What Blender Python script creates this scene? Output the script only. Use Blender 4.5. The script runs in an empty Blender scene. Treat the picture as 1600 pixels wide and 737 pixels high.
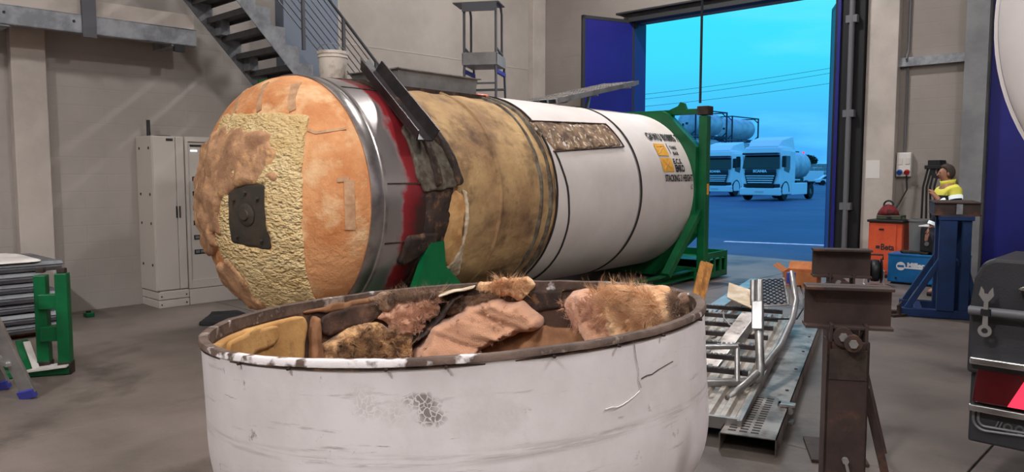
import bpy, bmesh, math, random
from mathutils import Vector, Matrix, noise
random.seed(7)
SC = bpy.context.scene
COL = SC.collection
PI = math.pi
def R(d): return d * PI / 180.0

# ------------------------------------------------------------------ camera, sky, lamps, exposure
FPX, CAMH, HZ = 1203.0, 1.62, 270.0
PITCH = math.atan((368.5 - HZ) / FPX)
cd = bpy.data.cameras.new('camera'); cam = bpy.data.objects.new('camera', cd); COL.objects.link(cam)
cd.sensor_width = 36.0; cd.lens = FPX / 1600.0 * 36.0; cd.clip_end = 600; cd.clip_start = 0.05
cam.location = (0, 0, CAMH); cam.rotation_euler = (PI / 2 - PITCH, 0, 0)
SC.camera = cam
vs = SC.view_settings
vs.view_transform = 'Standard'; vs.look = 'None'; vs.gamma = 1.0; vs.use_curve_mapping = False
vs.exposure = 0.0

def lin(v):
    v /= 255.0
    return v / 12.92 if v <= 0.04045 else ((v + 0.055) / 1.055) ** 2.4
def C(r, g, b, k=1.0):
    return (min(lin(r) * k, .95), min(lin(g) * k, .95), min(lin(b) * k, .95), 1.0)

world = bpy.data.worlds.new('dusk_sky'); SC.world = world; world.use_nodes = True
wt = world.node_tree; wn = wt.nodes; wl = wt.links; wn.clear()
wout = wn.new('ShaderNodeOutputWorld'); wbg = wn.new('ShaderNodeBackground')
wtc = wn.new('ShaderNodeTexCoord'); wsep = wn.new('ShaderNodeSeparateXYZ')
wl.new(wtc.outputs['Generated'], wsep.inputs[0])
wr = wn.new('ShaderNodeValToRGB'); wl.new(wsep.outputs['Z'], wr.inputs[0])
el = wr.color_ramp.elements
el[0].position = 0.0; el[0].color = (0.065, 0.40, 1.0, 1)
el[1].position = 1.0; el[1].color = (0.25, 0.56, 2.0, 1)
for pos, colr in ((0.06, (0.07, 0.50, 1.0, 1)), (0.14, (0.055, 0.74, 1.0, 1)), (0.23, (0.05, 0.83, 1.0, 1)), (0.5, (0.14, 0.56, 1.45, 1))):
    e = el.new(pos); e.color = colr
wm = wn.new('ShaderNodeMapping'); wm.inputs['Scale'].default_value = (1.3, 1.3, 7.0)
wl.new(wtc.outputs['Generated'], wm.inputs[0])
wno = wn.new('ShaderNodeTexNoise'); wno.inputs['Scale'].default_value = 2.2; wno.inputs['Detail'].default_value = 5
wl.new(wm.outputs[0], wno.inputs['Vector'])
wcr = wn.new('ShaderNodeValToRGB'); wcr.color_ramp.elements[0].position = 0.50; wcr.color_ramp.elements[1].position = 0.78
wl.new(wno.outputs['Fac'], wcr.inputs[0])
wmx = wn.new('ShaderNodeMix'); wmx.data_type = 'RGBA'
wl.new(wcr.outputs['Color'], wmx.inputs[0]); wl.new(wr.outputs['Color'], wmx.inputs[6])
wmx.inputs[7].default_value = (0.17, 0.86, 1.0, 1)
wl.new(wmx.outputs[2], wbg.inputs['Color']); wbg.inputs['Strength'].default_value = 1.0
wl.new(wbg.outputs[0], wout.inputs[0])

TH = R(43.5)                       # the hall is turned against the view
SU, CU = math.sin(TH), math.cos(TH)
def W(v, u, z=0.0):                # hall coordinates (across, along) to world
    return Vector((v * CU + u * SU, -v * SU + u * CU, z))
LAMP_POWER = 205.0                 # some rows are dimmed or switched off
LAMP_DIM = {-4.5: (.2, 3.0, 1.2, .2), 0.5: (0, 1.0, .4, .3), 5.5: (.35, .05, 2.2, .5), 10.3: (2.2, 0, 0, 0)}
LAMP_SPOTS = [(v, u, LAMP_DIM[u][k]) for u in (-4.5, 0.5, 5.5, 10.3) for k, v in enumerate((-7.2, -2.4, 2.6, 7.2))]
for v, u, dim in LAMP_SPOTS:       # light of the ceiling lamps (housings are built further down)
    if dim == 0: continue
    ld = bpy.data.lights.new('ceiling_lamp_light', 'AREA'); ld.shape = 'RECTANGLE'; ld.size = 1.2; ld.size_y = 0.35
    ld.energy = LAMP_POWER * dim; ld.color = (1.0, 0.992, 1.0)
    lo = bpy.data.objects.new('ceiling_lamp_light', ld); COL.objects.link(lo)
    lo.location = W(v, u, 8.02); lo.rotation_euler = (0, 0, -TH)

# ------------------------------------------------------------------ helpers
def ray(x, y):
    c, s = math.cos(PITCH), math.sin(PITCH)
    return Vector(((x - 800) / FPX, c + s * (368.5 - y) / FPX, -s + c * (368.5 - y) / FPX))
def gz(x, y, z=0.0):
    r = ray(x, y); t = (z - CAMH) / r.z
    return Vector((0, 0, CAMH)) + r * t
def gY(x, y, Y):
    r = ray(x, y); return Vector((0, 0, CAMH)) + r * (Y / r.y)
def gU(x, y, u):                   # on a plane parallel to the door wall
    r = ray(x, y); return Vector((0, 0, CAMH)) + r * (u / (r.x * SU + r.y * CU))
def gV(x, y, v):
    r = ray(x, y); return Vector((0, 0, CAMH)) + r * (v / (r.x * CU - r.y * SU))
def uvz(p): return (p.x * CU - p.y * SU, p.x * SU + p.y * CU, p.z)   # world -> (across, along, z)

class MB:
    def __init__(s): s.v = []; s.f = []
    def add(s, vs, fs):
        n = len(s.v); s.v += [tuple(p) for p in vs]; s.f += [tuple(i + n for i in f) for f in fs]; return s
    def box(s, c, d, rot=None, taper=None):
        hx, hy, hz = d[0] / 2, d[1] / 2, d[2] / 2
        P = []
        for z in (-hz, hz):
            k = 1.0 if (taper is None or z < 0) else taper
            for x, y in ((-hx, -hy), (hx, -hy), (hx, hy), (-hx, hy)): P.append(Vector((x * k, y * k, z)))
        if rot is not None: P = [rot @ p for p in P]
        c = Vector(c); P = [p + c for p in P]
        return s.add(P, [(3, 2, 1, 0), (4, 5, 6, 7), (0, 1, 5, 4), (1, 2, 6, 5), (2, 3, 7, 6), (3, 0, 4, 7)])
    def b2(s, a, b):               # box from two corners
        return s.box([(a[i] + b[i]) / 2 for i in range(3)], [abs(b[i] - a[i]) for i in range(3)])
    def bar(s, p, q, w, h, upv=(0, 0, 1)):     # square bar between two points
        p, q = Vector(p), Vector(q); d = q - p; L = d.length; d.normalize(); u = Vector(upv)
        if abs(d.dot(u)) > .98: u = Vector((0, 1, 0))
        x = d.cross(u).normalized(); z = x.cross(d)
        m = Matrix((x, d, z)).transposed()
        return s.box((p + q) / 2, (w, L, h), m)
    def cyl(s, p, q, r0, r1=None, n=16, caps=True):
        r1 = r0 if r1 is None else r1
        p, q = Vector(p), Vector(q); d = (q - p).normalized()
        u = Vector((0, 0, 1)) if abs(d.z) < .9 else Vector((1, 0, 0))
        x = d.cross(u).normalized(); y = d.cross(x)
        P = [p + (x * math.cos(2 * PI * i / n) + y * math.sin(2 * PI * i / n)) * r0 for i in range(n)]
        P += [q + (x * math.cos(2 * PI * i / n) + y * math.sin(2 * PI * i / n)) * r1 for i in range(n)]
        F = [(i, (i + 1) % n, n + (i + 1) % n, n + i) for i in range(n)]
        if caps: F += [tuple(range(n))[::-1], tuple(range(n, 2 * n))]
        return s.add(P, F)
    def tube(s, pts, r, n=10, caps=True):
        pts = [Vector(p) for p in pts]; m = len(pts); P = []; F = []
        x = None
        for i, p in enumerate(pts):
            d = (pts[min(i + 1, m - 1)] - pts[max(i - 1, 0)]).normalized()
            if x is None:
                u = Vector((0, 0, 1)) if abs(d.z) < .9 else Vector((1, 0, 0))
                x = d.cross(u).normalized()
            else: x = (x - d * x.dot(d)).normalized()
            y = d.cross(x); rr = r[i] if isinstance(r, (list, tuple)) else r
            P += [p + (x * math.cos(2 * PI * k / n) + y * math.sin(2 * PI * k / n)) * rr for k in range(n)]
        for i in range(m - 1):
            for k in range(n):
                a, b = i * n + k, i * n + (k + 1) % n
                F.append((a, b, b + n, a + n))
        if caps: F += [tuple(range(n))[::-1], tuple(range((m - 1) * n, m * n))]
        return s.add(P, F)
    def prism(s, poly, d, fn):     # polygon in 2D, extruded from 0 to d; fn(a, b, t) -> point
        n = len(poly)
        P = [fn(a, b, 0) for a, b in poly] + [fn(a, b, d) for a, b in poly]
        F = [(i, (i + 1) % n, n + (i + 1) % n, n + i) for i in range(n)] + [tuple(range(n))[::-1], tuple(range(n, 2 * n))]
        return s.add(P, F)
    def lathe(s, prof, n=32, fn=None, a0=0, a1=2 * PI):   # prof: (r, z)
        fn = fn or (lambda r, a, z: (r * math.cos(a), r * math.sin(a), z))
        full = abs(a1 - a0 - 2 * PI) < 1e-6; m = n if full else n + 1
        P = []; F = []
        for r, z in prof:
            P += [fn(r, a0 + (a1 - a0) * i / n, z) for i in range(m)]
        for j in range(len(prof) - 1):
            for i in range(n):
                a, b = j * m + i, j * m + (i + 1) % m
                F.append((a, b, b + m, a + m))
        return s.add(P, F)
    def build(s, name, mat, parent=None, smooth=False, bevel=0.0, label=None, kind=None, seg=2, weld=False):
        me = bpy.data.meshes.new(name); me.from_pydata(s.v, [], s.f)
        bm = bmesh.new(); bm.from_mesh(me)
        if weld: bmesh.ops.remove_doubles(bm, verts=bm.verts, dist=1e-5)
        bmesh.ops.recalc_face_normals(bm, faces=bm.faces); bm.to_mesh(me); bm.free()
        if smooth:
            me.polygons.foreach_set('use_smooth', [True] * len(me.polygons))
        o = bpy.data.objects.new(name, me); COL.objects.link(o)
        if mat: me.materials.append(M[mat] if isinstance(mat, str) else mat)
        if bevel:
            b = o.modifiers.new('bevel', 'BEVEL'); b.width = bevel; b.segments = seg; b.limit_method = 'ANGLE'
        if smooth == 'auto':
            try:
                me.set_sharp_from_angle(angle=R(38))
            except Exception: pass
        if parent: o.parent = parent
        if label: o['label'] = label
        if kind: o['kind'] = kind
        return o

def thing(name, label, cat, loc=(0, 0, 0), rz=0.0, group=None):
    o = bpy.data.objects.new(name, None); COL.objects.link(o); o.empty_display_size = .1
    o.location = loc; o.rotation_euler = (0, 0, rz); o['label'] = label; o['category'] = cat
    if group: o['group'] = group
    return o
def tag(o, label, cat, group=None):
    o['label'] = label; o['category'] = cat
    if group: o['group'] = group
    return o
def place(o, loc, rz=0.0):
    o.location = loc; o.rotation_euler = (0, 0, rz); return o
def copy_tree(o, parent=None):
    c = o.copy(); COL.objects.link(c); c.parent = parent
    for ch in list(o.children): copy_tree(ch, c)
    return c
def struct(o): o['kind'] = 'structure'; return o
HALL = -TH
def hall(o, v=0, u=0, z=0): o.location = W(v, u, z); o.rotation_euler = (0, 0, HALL); return o

def inpoly(x, y, poly):
    r = False; n = len(poly); j = n - 1
    for i in range(n):
        xi, yi = poly[i]; xj, yj = poly[j]
        if (yi > y) != (yj > y) and x < (xj - xi) * (y - yi) / (yj - yi) + xi: r = not r
        j = i
    return r
def fbm(x, y, z=0.0, o=3):
    t = 0; a = 1
    for _ in range(o):
        t += a * noise.noise(Vector((x, y, z))); a *= .5; x *= 2.03; y *= 2.03; z *= 2.03
    return t
# a lumpy sheet of some thickness lying on a curved surface, outline given as polygon in surface coordinates
def sheet(name, poly, step, surf, mat, parent, thick=.02, amp=.01, freq=6.0, jit=.0, soft=2, seed=0.0, scale=(1, 1), fold=None, base=-.004, label=None, smooth=True, hole=None):
    us = [p[0] for p in poly]; vs_ = [p[1] for p in poly]
    du, dv = step
    u0, v0 = min(us) - jit / scale[0], min(vs_) - jit / scale[1]
    nu = int((max(us) - u0 + jit / scale[0]) / du) + 2; nv = int((max(vs_) - v0 + jit / scale[1]) / dv) + 2
    cells = set()
    for i in range(nu):
        for j in range(nv):
            u = u0 + (i + .5) * du; v = v0 + (j + .5) * dv
            ju = jit * fbm(u * scale[0] * 7 + 31, v * scale[1] * 7, seed, 3) / scale[0]
            jv = jit * fbm(u * scale[0] * 7, v * scale[1] * 7 + 57, seed, 3) / scale[1]
            if inpoly(u + ju, v + jv, poly) and not (hole and inpoly(u + .35 * ju, v + .35 * jv, hole)): cells.add((i, j))
    layer = {}; cur = [c for c in cells if any((c[0] + a, c[1] + b) not in cells for a, b in ((1, 0), (-1, 0), (0, 1), (0, -1)))]
    L = 0
    for c in cur: layer[c] = 0
    while cur:
        L += 1; nx = []
        for c in cur:
            for a, b in ((1, 0), (-1, 0), (0, 1), (0, -1)):
                d = (c[0] + a, c[1] + b)
                if d in cells and d not in layer: layer[d] = L; nx.append(d)
        cur = nx
    vid = {}; m = MB(); UV = {}; adj = {}
    for (i, j) in cells:           # relax the outline so that it does not follow the grid
        for a, b, p, q in ((1, 0, (1, 0), (1, 1)), (-1, 0, (0, 1), (0, 0)), (0, 1, (1, 1), (0, 1)), (0, -1, (0, 0), (1, 0))):
            if (i + a, j + b) not in cells:
                P = (i + p[0], j + p[1]); Q = (i + q[0], j + q[1]); adj.setdefault(P, []).append(Q); adj.setdefault(Q, []).append(P)
    for k in adj: UV[k] = (u0 + k[0] * du, v0 + k[1] * dv)
    for _ in range(4):
        UV = {k: (.4 * UV[k][0] + .6 * sum(UV[x][0] for x in adj[k]) / len(adj[k]), .4 * UV[k][1] + .6 * sum(UV[x][1] for x in adj[k]) / len(adj[k])) for k in adj}
    def vert(i, j):
        k = (i, j)
        if k not in vid:
            u, v = UV.get(k, (u0 + i * du, v0 + j * dv))
            ls = [layer.get((i + a, j + b), -1) for a in (-1, 0) for b in (-1, 0)]
            l = min(ls); w = min(1.0, (l + 1) / (soft + 1e-6)) if soft else 1.0
            w = max(w, .25)
            h = thick + amp * fbm(u * scale[0] * freq, v * scale[1] * freq, seed, 3)
            if fold: h += fold(u, v)
            h = max(h, .2 * thick) * math.sin(w * PI / 2)
            vid[k] = len(m.v); m.v.append(tuple(surf(u, v, h)))
        return vid[k]
    for (i, j) in cells:
        m.f.append((vert(i, j), vert(i + 1, j), vert(i + 1, j + 1), vert(i, j + 1)))
    low = {}
    def lo(i, j):
        if (i, j) not in low:
            low[(i, j)] = len(m.v); m.v.append(tuple(surf(*UV.get((i, j), (u0 + i * du, v0 + j * dv)), base)))
        return low[(i, j)]
    for (i, j) in cells:
        for a, b, p, q in ((1, 0, (1, 0), (1, 1)), (-1, 0, (0, 1), (0, 0)), (0, 1, (1, 1), (0, 1)), (0, -1, (0, 0), (1, 0))):
            if (i + a, j + b) not in cells:
                P = (i + p[0], j + p[1]); Q = (i + q[0], j + q[1])
                m.f.append((vert(*P), lo(*P), lo(*Q), vert(*Q)))
    return m.build(name, mat, parent, smooth=smooth, label=label)
# loose fibres standing off a surface
def fibres(name, pts, mat, parent, length=.05, r=.0012, seg=3):
    m = MB(); rv = lambda s: Vector((random.gauss(0, s), random.gauss(0, s), random.gauss(0, s)))
    for q_, (p, nrm) in enumerate(pts):
        if q_ % 12 == 0: c0, d0, b0 = Vector(p), (Vector(nrm) + rv(.8)).normalized(), rv(.45)      # fibres come in matted clumps
        p = c0 + rv(length * .13); d = (d0 + rv(.22)).normalized()
        L = length * random.uniform(.4, 1.2); side = d.cross(rv(1)).normalized() * r
        b = (b0 + rv(.15)) * L
        P = []
        for k in range(seg + 1):
            t = k / seg; q = p + d * L * t + b * t * t
            w = side * (1.15 - t)
            P += [q - w, q + w]
        m.add(P, [(2 * k, 2 * k + 1, 2 * k + 3, 2 * k + 2) for k in range(seg)])
    o = m.build(name, mat, parent); o['kind'] = 'stuff'
    return o
def text_points(body, size, spacing=1.0, bold=0.0):
    cu = bpy.data.curves.new('lettering', 'FONT'); cu.body = body; cu.size = size; cu.space_character = spacing
    cu.offset = bold; cu.resolution_u = 3
    o = bpy.data.objects.new('lettering', cu); COL.objects.link(o)
    dg = bpy.context.evaluated_depsgraph_get(); me = bpy.data.meshes.new_from_object(o.evaluated_get(dg))
    bm = bmesh.new(); bm.from_mesh(me)
    bmesh.ops.triangulate(bm, faces=bm.faces)
    v = [tuple(p.co) for p in bm.verts]; f = [tuple(x.index for x in q.verts) for q in bm.faces]
    bm.free(); bpy.data.objects.remove(o); bpy.data.curves.remove(cu); bpy.data.meshes.remove(me)
    return v, f
def lettering(name, body, size, fn, mat, parent, width=None, bold=0.0, label=None):
    v, f = text_points(body, size, 1.0, bold)
    w = max(p[0] for p in v); k = 1.0 if width is None else width / w
    m = MB(); m.add([fn(p[0] * k, p[1]) for p in v], f)
    o = m.build(name, mat, parent, label=label)
    return o

# ------------------------------------------------------------------ materials
M = {}
def mat(name, col, rough=.6, metal=0.0, col2=None, scale=4.0, lo=.40, hi=.62, col3=None, scale3=1.2, lo3=.52, hi3=.66,
        bump=0.0, bscale=30.0, stretch=(1, 1, 1), emit=None, estr=0.0, detail=6.0, spec=.4, bdetail=5.0, sheen=0.0):
    m = bpy.data.materials.new(name); m.use_nodes = True; M[name] = m
    t = m.node_tree; n = t.nodes; l = t.links; b = n['Principled BSDF']
    b.inputs['Base Color'].default_value = col; b.inputs['Roughness'].default_value = rough; b.inputs['Metallic'].default_value = metal
    b.inputs['Specular IOR Level'].default_value = spec
    m.diffuse_color = col
    tc = n.new('ShaderNodeTexCoord'); mp = n.new('ShaderNodeMapping'); mp.inputs['Scale'].default_value = stretch
    l.new(tc.outputs['Object'], mp.inputs[0])
    out = None
    def nz(sc, det=detail):
        x = n.new('ShaderNodeTexNoise'); x.inputs['Scale'].default_value = sc; x.inputs['Detail'].default_value = det
        x.inputs['Roughness'].default_value = .62; l.new(mp.outputs[0], x.inputs['Vector']); return x
    def mix(prev, prevcol, colr, sc, a, bb):
        x = nz(sc); r = n.new('ShaderNodeValToRGB'); r.color_ramp.elements[0].position = a; r.color_ramp.elements[1].position = bb
        l.new(x.outputs['Fac'], r.inputs[0]); q = n.new('ShaderNodeMix'); q.data_type = 'RGBA'; l.new(r.outputs['Color'], q.inputs[0])
        if prev: l.new(prev, q.inputs[6])
        else: q.inputs[6].default_value = prevcol
        q.inputs[7].default_value = colr; return q.outputs[2]
    if col2: out = mix(out, col, col2, scale, lo, hi)
    if col3: out = mix(out, col, col3, scale3, lo3, hi3)
    if out: l.new(out, b.inputs['Base Color'])
    if bump:
        x = nz(bscale, bdetail); bp = n.new('ShaderNodeBump'); bp.inputs['Strength'].default_value = 1.0; bp.inputs['Distance'].default_value = bump
        l.new(x.outputs['Fac'], bp.inputs['Height']); l.new(bp.outputs[0], b.inputs['Normal'])
    if emit: b.inputs['Emission Color'].default_value = emit; b.inputs['Emission Strength'].default_value = estr
    if sheen: b.inputs['Sheen Weight'].default_value = sheen
    return m
def nodes(name): m = M[name]; return m, m.node_tree.nodes, m.node_tree.links, m.node_tree.nodes['Principled BSDF']

K = 1.35
mat('concrete_floor', C(112, 101, 94, 1.2), .5, col2=C(92, 83, 77, 1.15), scale=1.1, lo=.38, hi=.66, col3=C(64, 56, 51, 1.0), scale3=.8, lo3=.54, hi3=.68, bump=.002, bscale=60)
mat('joint_dark', C(60, 55, 50), .9)
mat('asphalt', C(58, 76, 108), .6, col2=C(44, 59, 90), scale=.25, bump=.004, bscale=90, col3=C(78, 88, 108), scale3=.08)
mat('road_paint', C(225, 225, 225), .7, col2=C(190, 190, 190), scale=6)
mat('wall_plaster', C(156, 147, 139, K), .85, col2=C(140, 131, 123, K), scale=.9, lo=.35, hi=.7, bump=.0015, bscale=60)
mat('wall_block', C(149, 141, 135, K), .85, col2=C(136, 128, 122, K), scale=.8, lo=.35, hi=.7, bump=.0015, bscale=60)
mat('wall_block_dimmed', C(140, 131, 124, 1.15), .85, col2=C(128, 120, 113, 1.15), scale=.8, lo=.35, hi=.7, bump=.0015, bscale=60)  # wall blocks again, toned darker in place of dimmer light on the door wall
mat('column_paint', C(166, 156, 148, K), .8, col2=C(150, 141, 133, K), scale=1.2)
mat('ceiling_sheet', C(150, 145, 140, K), .8)
for nm in ('wall_block', 'wall_block_dimmed'):          # faint courses of painted blocks
    m, n, l, b = nodes(nm)
    tc = n.new('ShaderNodeTexCoord'); sp = n.new('ShaderNodeSeparateXYZ'); cb = n.new('ShaderNodeCombineXYZ')
    l.new(tc.outputs['Object'], sp.inputs[0]); ad = n.new('ShaderNodeMath'); ad.operation = 'ADD'
    l.new(sp.outputs['X'], ad.inputs[0]); l.new(sp.outputs['Y'], ad.inputs[1]); l.new(ad.outputs[0], cb.inputs[0]); l.new(sp.outputs['Z'], cb.inputs[1])
    br = n.new('ShaderNodeTexBrick'); br.inputs['Scale'].default_value = 1.0; br.inputs['Brick Width'].default_value = .5; br.inputs['Row Height'].default_value = .2
    br.inputs['Mortar Size'].default_value = .008; br.inputs['Color1'].default_value = (1, 1, 1, 1); br.inputs['Color2'].default_value = (.93, .93, .93, 1); br.inputs['Mortar'].default_value = (.45, .45, .45, 1)
    l.new(cb.outputs[0], br.inputs['Vector'])
    bp = n.new('ShaderNodeBump'); bp.inputs['Distance'].default_value = .0022; l.new(br.outputs['Color'], bp.inputs['Height']); l.new(bp.outputs[0], b.inputs['Normal'])
mat('blue_door', C(30, 31, 112, 1.1), .45, col2=C(26, 27, 100, 1.1), scale=.7)
mat('black_rubber', C(22, 22, 24), .7, bump=.001, bscale=50)
mat('dark_frame', C(44, 44, 46), .6)
mat('galvanised', C(142, 144, 147, 1.25), .45, .35, col2=C(112, 114, 118, 1.2), scale=5, bump=.0006, bscale=40)
mat('grey_column', C(120, 120, 120, 1.2), .6, col2=C(104, 104, 106, 1.2), scale=2)
mat('pipe_grey', C(92, 92, 95, 1.2), .5)
mat('tread_steel', C(92, 90, 90, 1.2), .55, .4, col2=C(70, 68, 68, 1.2), scale=3)
mat('stair_panel', C(98, 106, 118, 1.35), .6)
mat('rail_steel', C(92, 92, 96), .5, .3)
# tank
mat('cap_foam', C(202, 144, 98, 1.45), .85, col2=C(178, 112, 66, 1.45), scale=1.6, lo=.40, hi=.62, col3=C(210, 174, 132, 1.45), scale3=2.6, lo3=.50, hi3=.66, bump=.018, bscale=14)
mat('spray_foam', C(212, 186, 138, 1.4), .75, col2=C(200, 168, 116, 1.4), scale=3.0, bump=.055, bscale=24, bdetail=1.5, stretch=(1, 1, 1.5))
mat('torn_wool', C(180, 138, 104, 1.45), .95, col2=C(146, 108, 80, 1.4), scale=5, lo=.38, hi=.6, col3=C(205, 158, 112, K), scale3=9, bump=.012, bscale=26)
mat('cap_strip', C(186, 146, 112, K), .6, col2=C(160, 120, 88, K), scale=9)
mat('plate_rust', C(66, 61, 55, 1.2), .6, .2, col2=C(84, 72, 60, 1.1), scale=7, bump=.004, bscale=18)
mat('steel_band', C(165, 158, 155, 1.3), .28, .85, col2=C(120, 112, 108, 1.2), scale=4, lo=.42, hi=.7, bump=.001, bscale=20)
mat('steel_red', C(150, 142, 138, 1.2), .32, .75, bump=.001, bscale=20)
mat('rust_dark', C(66, 50, 42, K), .8, .1, col2=C(40, 32, 29, K), scale=6, lo=.36, hi=.6, col3=C(104, 76, 54, K), scale3=11, lo3=.55, hi3=.68, bump=.006, bscale=26)
mat('rust_grey', C(104, 98, 86, K), .7, .2, col2=C(72, 60, 50, K), scale=9, lo=.4, hi=.6, bump=.003, bscale=30)
mat('old_foam', C(166, 136, 94, 1.6), .9, col2=C(130, 100, 70, 1.5), scale=1.5, lo=.36, hi=.62, col3=C(92, 70, 52, K), scale3=2.8, lo3=.50, hi3=.70, bump=.018, bscale=11)
mat('cut_foam', C(200, 158, 104, K), .9, col2=C(170, 124, 78, K), scale=4, bump=.006, bscale=24)
mat('torn_skin', C(196, 180, 158, K), .8, col2=C(160, 138, 112, K), scale=8)
mat('white_clad', C(206, 197, 191, 1.30), .42, col2=C(194, 184, 177, 1.30), scale=1.3, lo=.4, hi=.7, bump=.0015, bscale=5)
mat('peeled_rust', C(130, 104, 80, K), .85, col2=C(78, 60, 48, K), scale=7, lo=.40, hi=.62, col3=C(190, 172, 150, K), scale3=15, lo3=.54, hi3=.64, bump=.006, bscale=30)
mat('strap_black', C(46, 40, 38), .6)
mat('frame_green', C(6, 92, 50, 1.25), .4, col2=C(6, 78, 44, 1.2), scale=2.5, bump=.001, bscale=14)
mat('casting_rust', C(62, 50, 44, 1.2), .7, .2, col2=C(40, 34, 32), scale=9, bump=.003, bscale=30)
mat('label_orange', C(214, 160, 62, K), .6, col2=C(200, 140, 46, K), scale=12)
mat('lettering_black', C(46, 44, 46), .6)
mat('trough_grey', C(132, 130, 128, 1.25), .5, .2, col2=C(116, 114, 112, 1.2), scale=3)
mat('dark_steel', C(62, 56, 56, 1.2), .5, .4, col2=C(46, 40, 40, 1.2), scale=5, bump=.001, bscale=30)
mat('alu', C(168, 166, 164, 1.2), .38, .75, col2=C(132, 130, 128, 1.2), scale=4, lo=.4, hi=.66, bump=.0008, bscale=50)
mat('alu_worn', C(160, 152, 146, 1.2), .45, .6, col2=C(108, 100, 94, 1.1), scale=3.5, lo=.42, hi=.62, col3=C(74, 66, 60), scale3=7, lo3=.58, hi3=.7, bump=.001, bscale=40)
# cover in front
mat('cover_white', C(206, 199, 199, K), .45, col2=C(186, 178, 177, K), scale=1.6, lo=.42, hi=.70, bump=.003, bscale=4, detail=9)
mat('rim_rust', C(98, 80, 70, 1.2), .75, col2=C(62, 48, 41, 1.2), scale=6, lo=.38, hi=.6, col3=C(150, 134, 122, 1.2), scale3=6, lo3=.56, hi3=.66, bump=.004, bscale=36)
mat('rim_inner', C(72, 52, 42, K), .85, col2=C(46, 33, 28, K), scale=5, lo=.4, hi=.6, col3=C(104, 76, 58, K), scale3=8, lo3=.56, hi3=.7, bump=.003, bscale=36)
mat('foam_panel', C(192, 148, 92, 1.25), .9, col2=C(170, 124, 72, 1.2), scale=3, lo=.4, hi=.66, col3=C(120, 88, 56, K), scale3=5, lo3=.60, hi3=.72, bump=.006, bscale=20)
mat('wool_pink', C(214, 164, 134, 1.25), .98, col2=C(190, 138, 108, 1.2), scale=4, lo=.32, hi=.68, bump=.007, bscale=100, sheen=.4, bdetail=7)
mat('wool_tan', C(194, 150, 104, 1.25), .98, col2=C(120, 84, 54, 1.1), scale=14, lo=.42, hi=.58, bump=.014, bscale=30, sheen=.3)
mat('wool_cream', C(224, 182, 142, K), .98, col2=C(192, 142, 100, K), scale=6, lo=.4, hi=.62, bump=.012, bscale=30, sheen=.3)
mat('wool_grey', C(150, 120, 96, K), .98, col2=C(112, 84, 66, K), scale=9, bump=.012, bscale=30, sheen=.3)
mat('plate_brown', C(146, 104, 72, K), .85, col2=C(112, 76, 52, K), scale=4, bump=.003, bscale=20)
# small things
mat('cabinet_paint', C(176, 168, 160, K), .5)
mat('cabinet_dark', C(50, 48, 48), .5)
mat('breaker_grey', C(120, 124, 132), .5)
mat('led_white', C(220, 230, 255), .5, emit=(.8, .9, 1, 1), estr=1.5)
mat('bucket_white', C(196, 186, 174, K), .5, col2=C(160, 148, 134, K), scale=7, lo=.5, hi=.66)
mat('plastic_blue', C(52, 54, 130, 1.3), .55)
mat('plastic_grey', C(104, 106, 104, 1.2), .5)
mat('stack_grey', C(116, 116, 118, 1.2), .55, .25, col2=C(76, 76, 80, 1.2), scale=4, stretch=(1, .4, 4), bump=.002, bscale=20)
mat('sheet_white', C(208, 202, 196, K), .6, col2=C(180, 172, 166, K), scale=2)
mat('stand_rust', C(66, 52, 47, K), .6, .25, col2=C(48, 38, 36, K), scale=4, lo=.4, hi=.62, col3=C(92, 60, 46, K), scale3=5, lo3=.58, hi3=.7, bump=.0012, bscale=60)
mat('bolt_metal', C(150, 148, 146, 1.2), .4, .7)
mat('stand_blue', C(22, 50, 96, 1.0), .5, col2=C(18, 40, 78, 1.0), scale=4)
mat('cabinet_orange', C(196, 80, 48, 1.35), .45, col2=C(182, 70, 42, 1.3), scale=3)
mat('welder_blue', C(14, 92, 146, 1.3), .45, col2=C(12, 80, 130, 1.3), scale=4)
mat('print_white', C(220, 220, 222), .5)
mat('black_plastic', C(28, 28, 30), .5, bump=.0006, bscale=60)
mat('red_cloth', C(120, 30, 34, 1.2), .8, col2=C(60, 22, 24), scale=14)
mat('olive_case', C(62, 66, 52, 1.2), .6)
mat('cardboard', C(168, 104, 62, 1.35), .85, col2=C(146, 88, 52, 1.3), scale=4)
mat('plank_wood', C(166, 112, 52, 1.35), .7, col2=C(128, 82, 34, 1.3), scale=5, stretch=(6, 6, .6), bump=.001, bscale=30)
mat('socket_grey', C(186, 182, 176, 1.3), .5)
mat('socket_blue', C(40, 80, 150), .4)
mat('socket_red', C(170, 40, 44), .4)
mat('paper', C(190, 184, 178, 1.3), .8)
mat('hose_black', C(24, 24, 26), .5)
mat('skin', C(150, 104, 82, 1.2), .6)
mat('hair', C(62, 50, 44, 1.1), .8, bump=.002, bscale=120)
mat('jacket_yellow', C(206, 200, 80, 1.3), .8, bump=.004, bscale=16)
mat('jacket_navy', C(30, 32, 42), .85, bump=.004, bscale=16)
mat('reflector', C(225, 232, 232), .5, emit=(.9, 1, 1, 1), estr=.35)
mat('boot', C(28, 26, 26), .6)
mat('mud_black', C(50, 50, 53, 1.1), .5, col2=C(40, 40, 43, 1.1), scale=2, bump=.0015, bscale=90)
mat('chrome', C(200, 198, 196), .18, .95, bump=.0006, bscale=14)
mat('lens_dark', C(70, 8, 14, 1.1), .2, spec=.6)
mat('lens_lit', C(200, 20, 40), .3, emit=(1.0, .05, .11, 1), estr=1.1)
mat('tanker_white', C(206, 200, 198, K), .38, col2=C(196, 188, 186, K), scale=.8)
mat('embossed', C(118, 118, 120), .55, .3)
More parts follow.
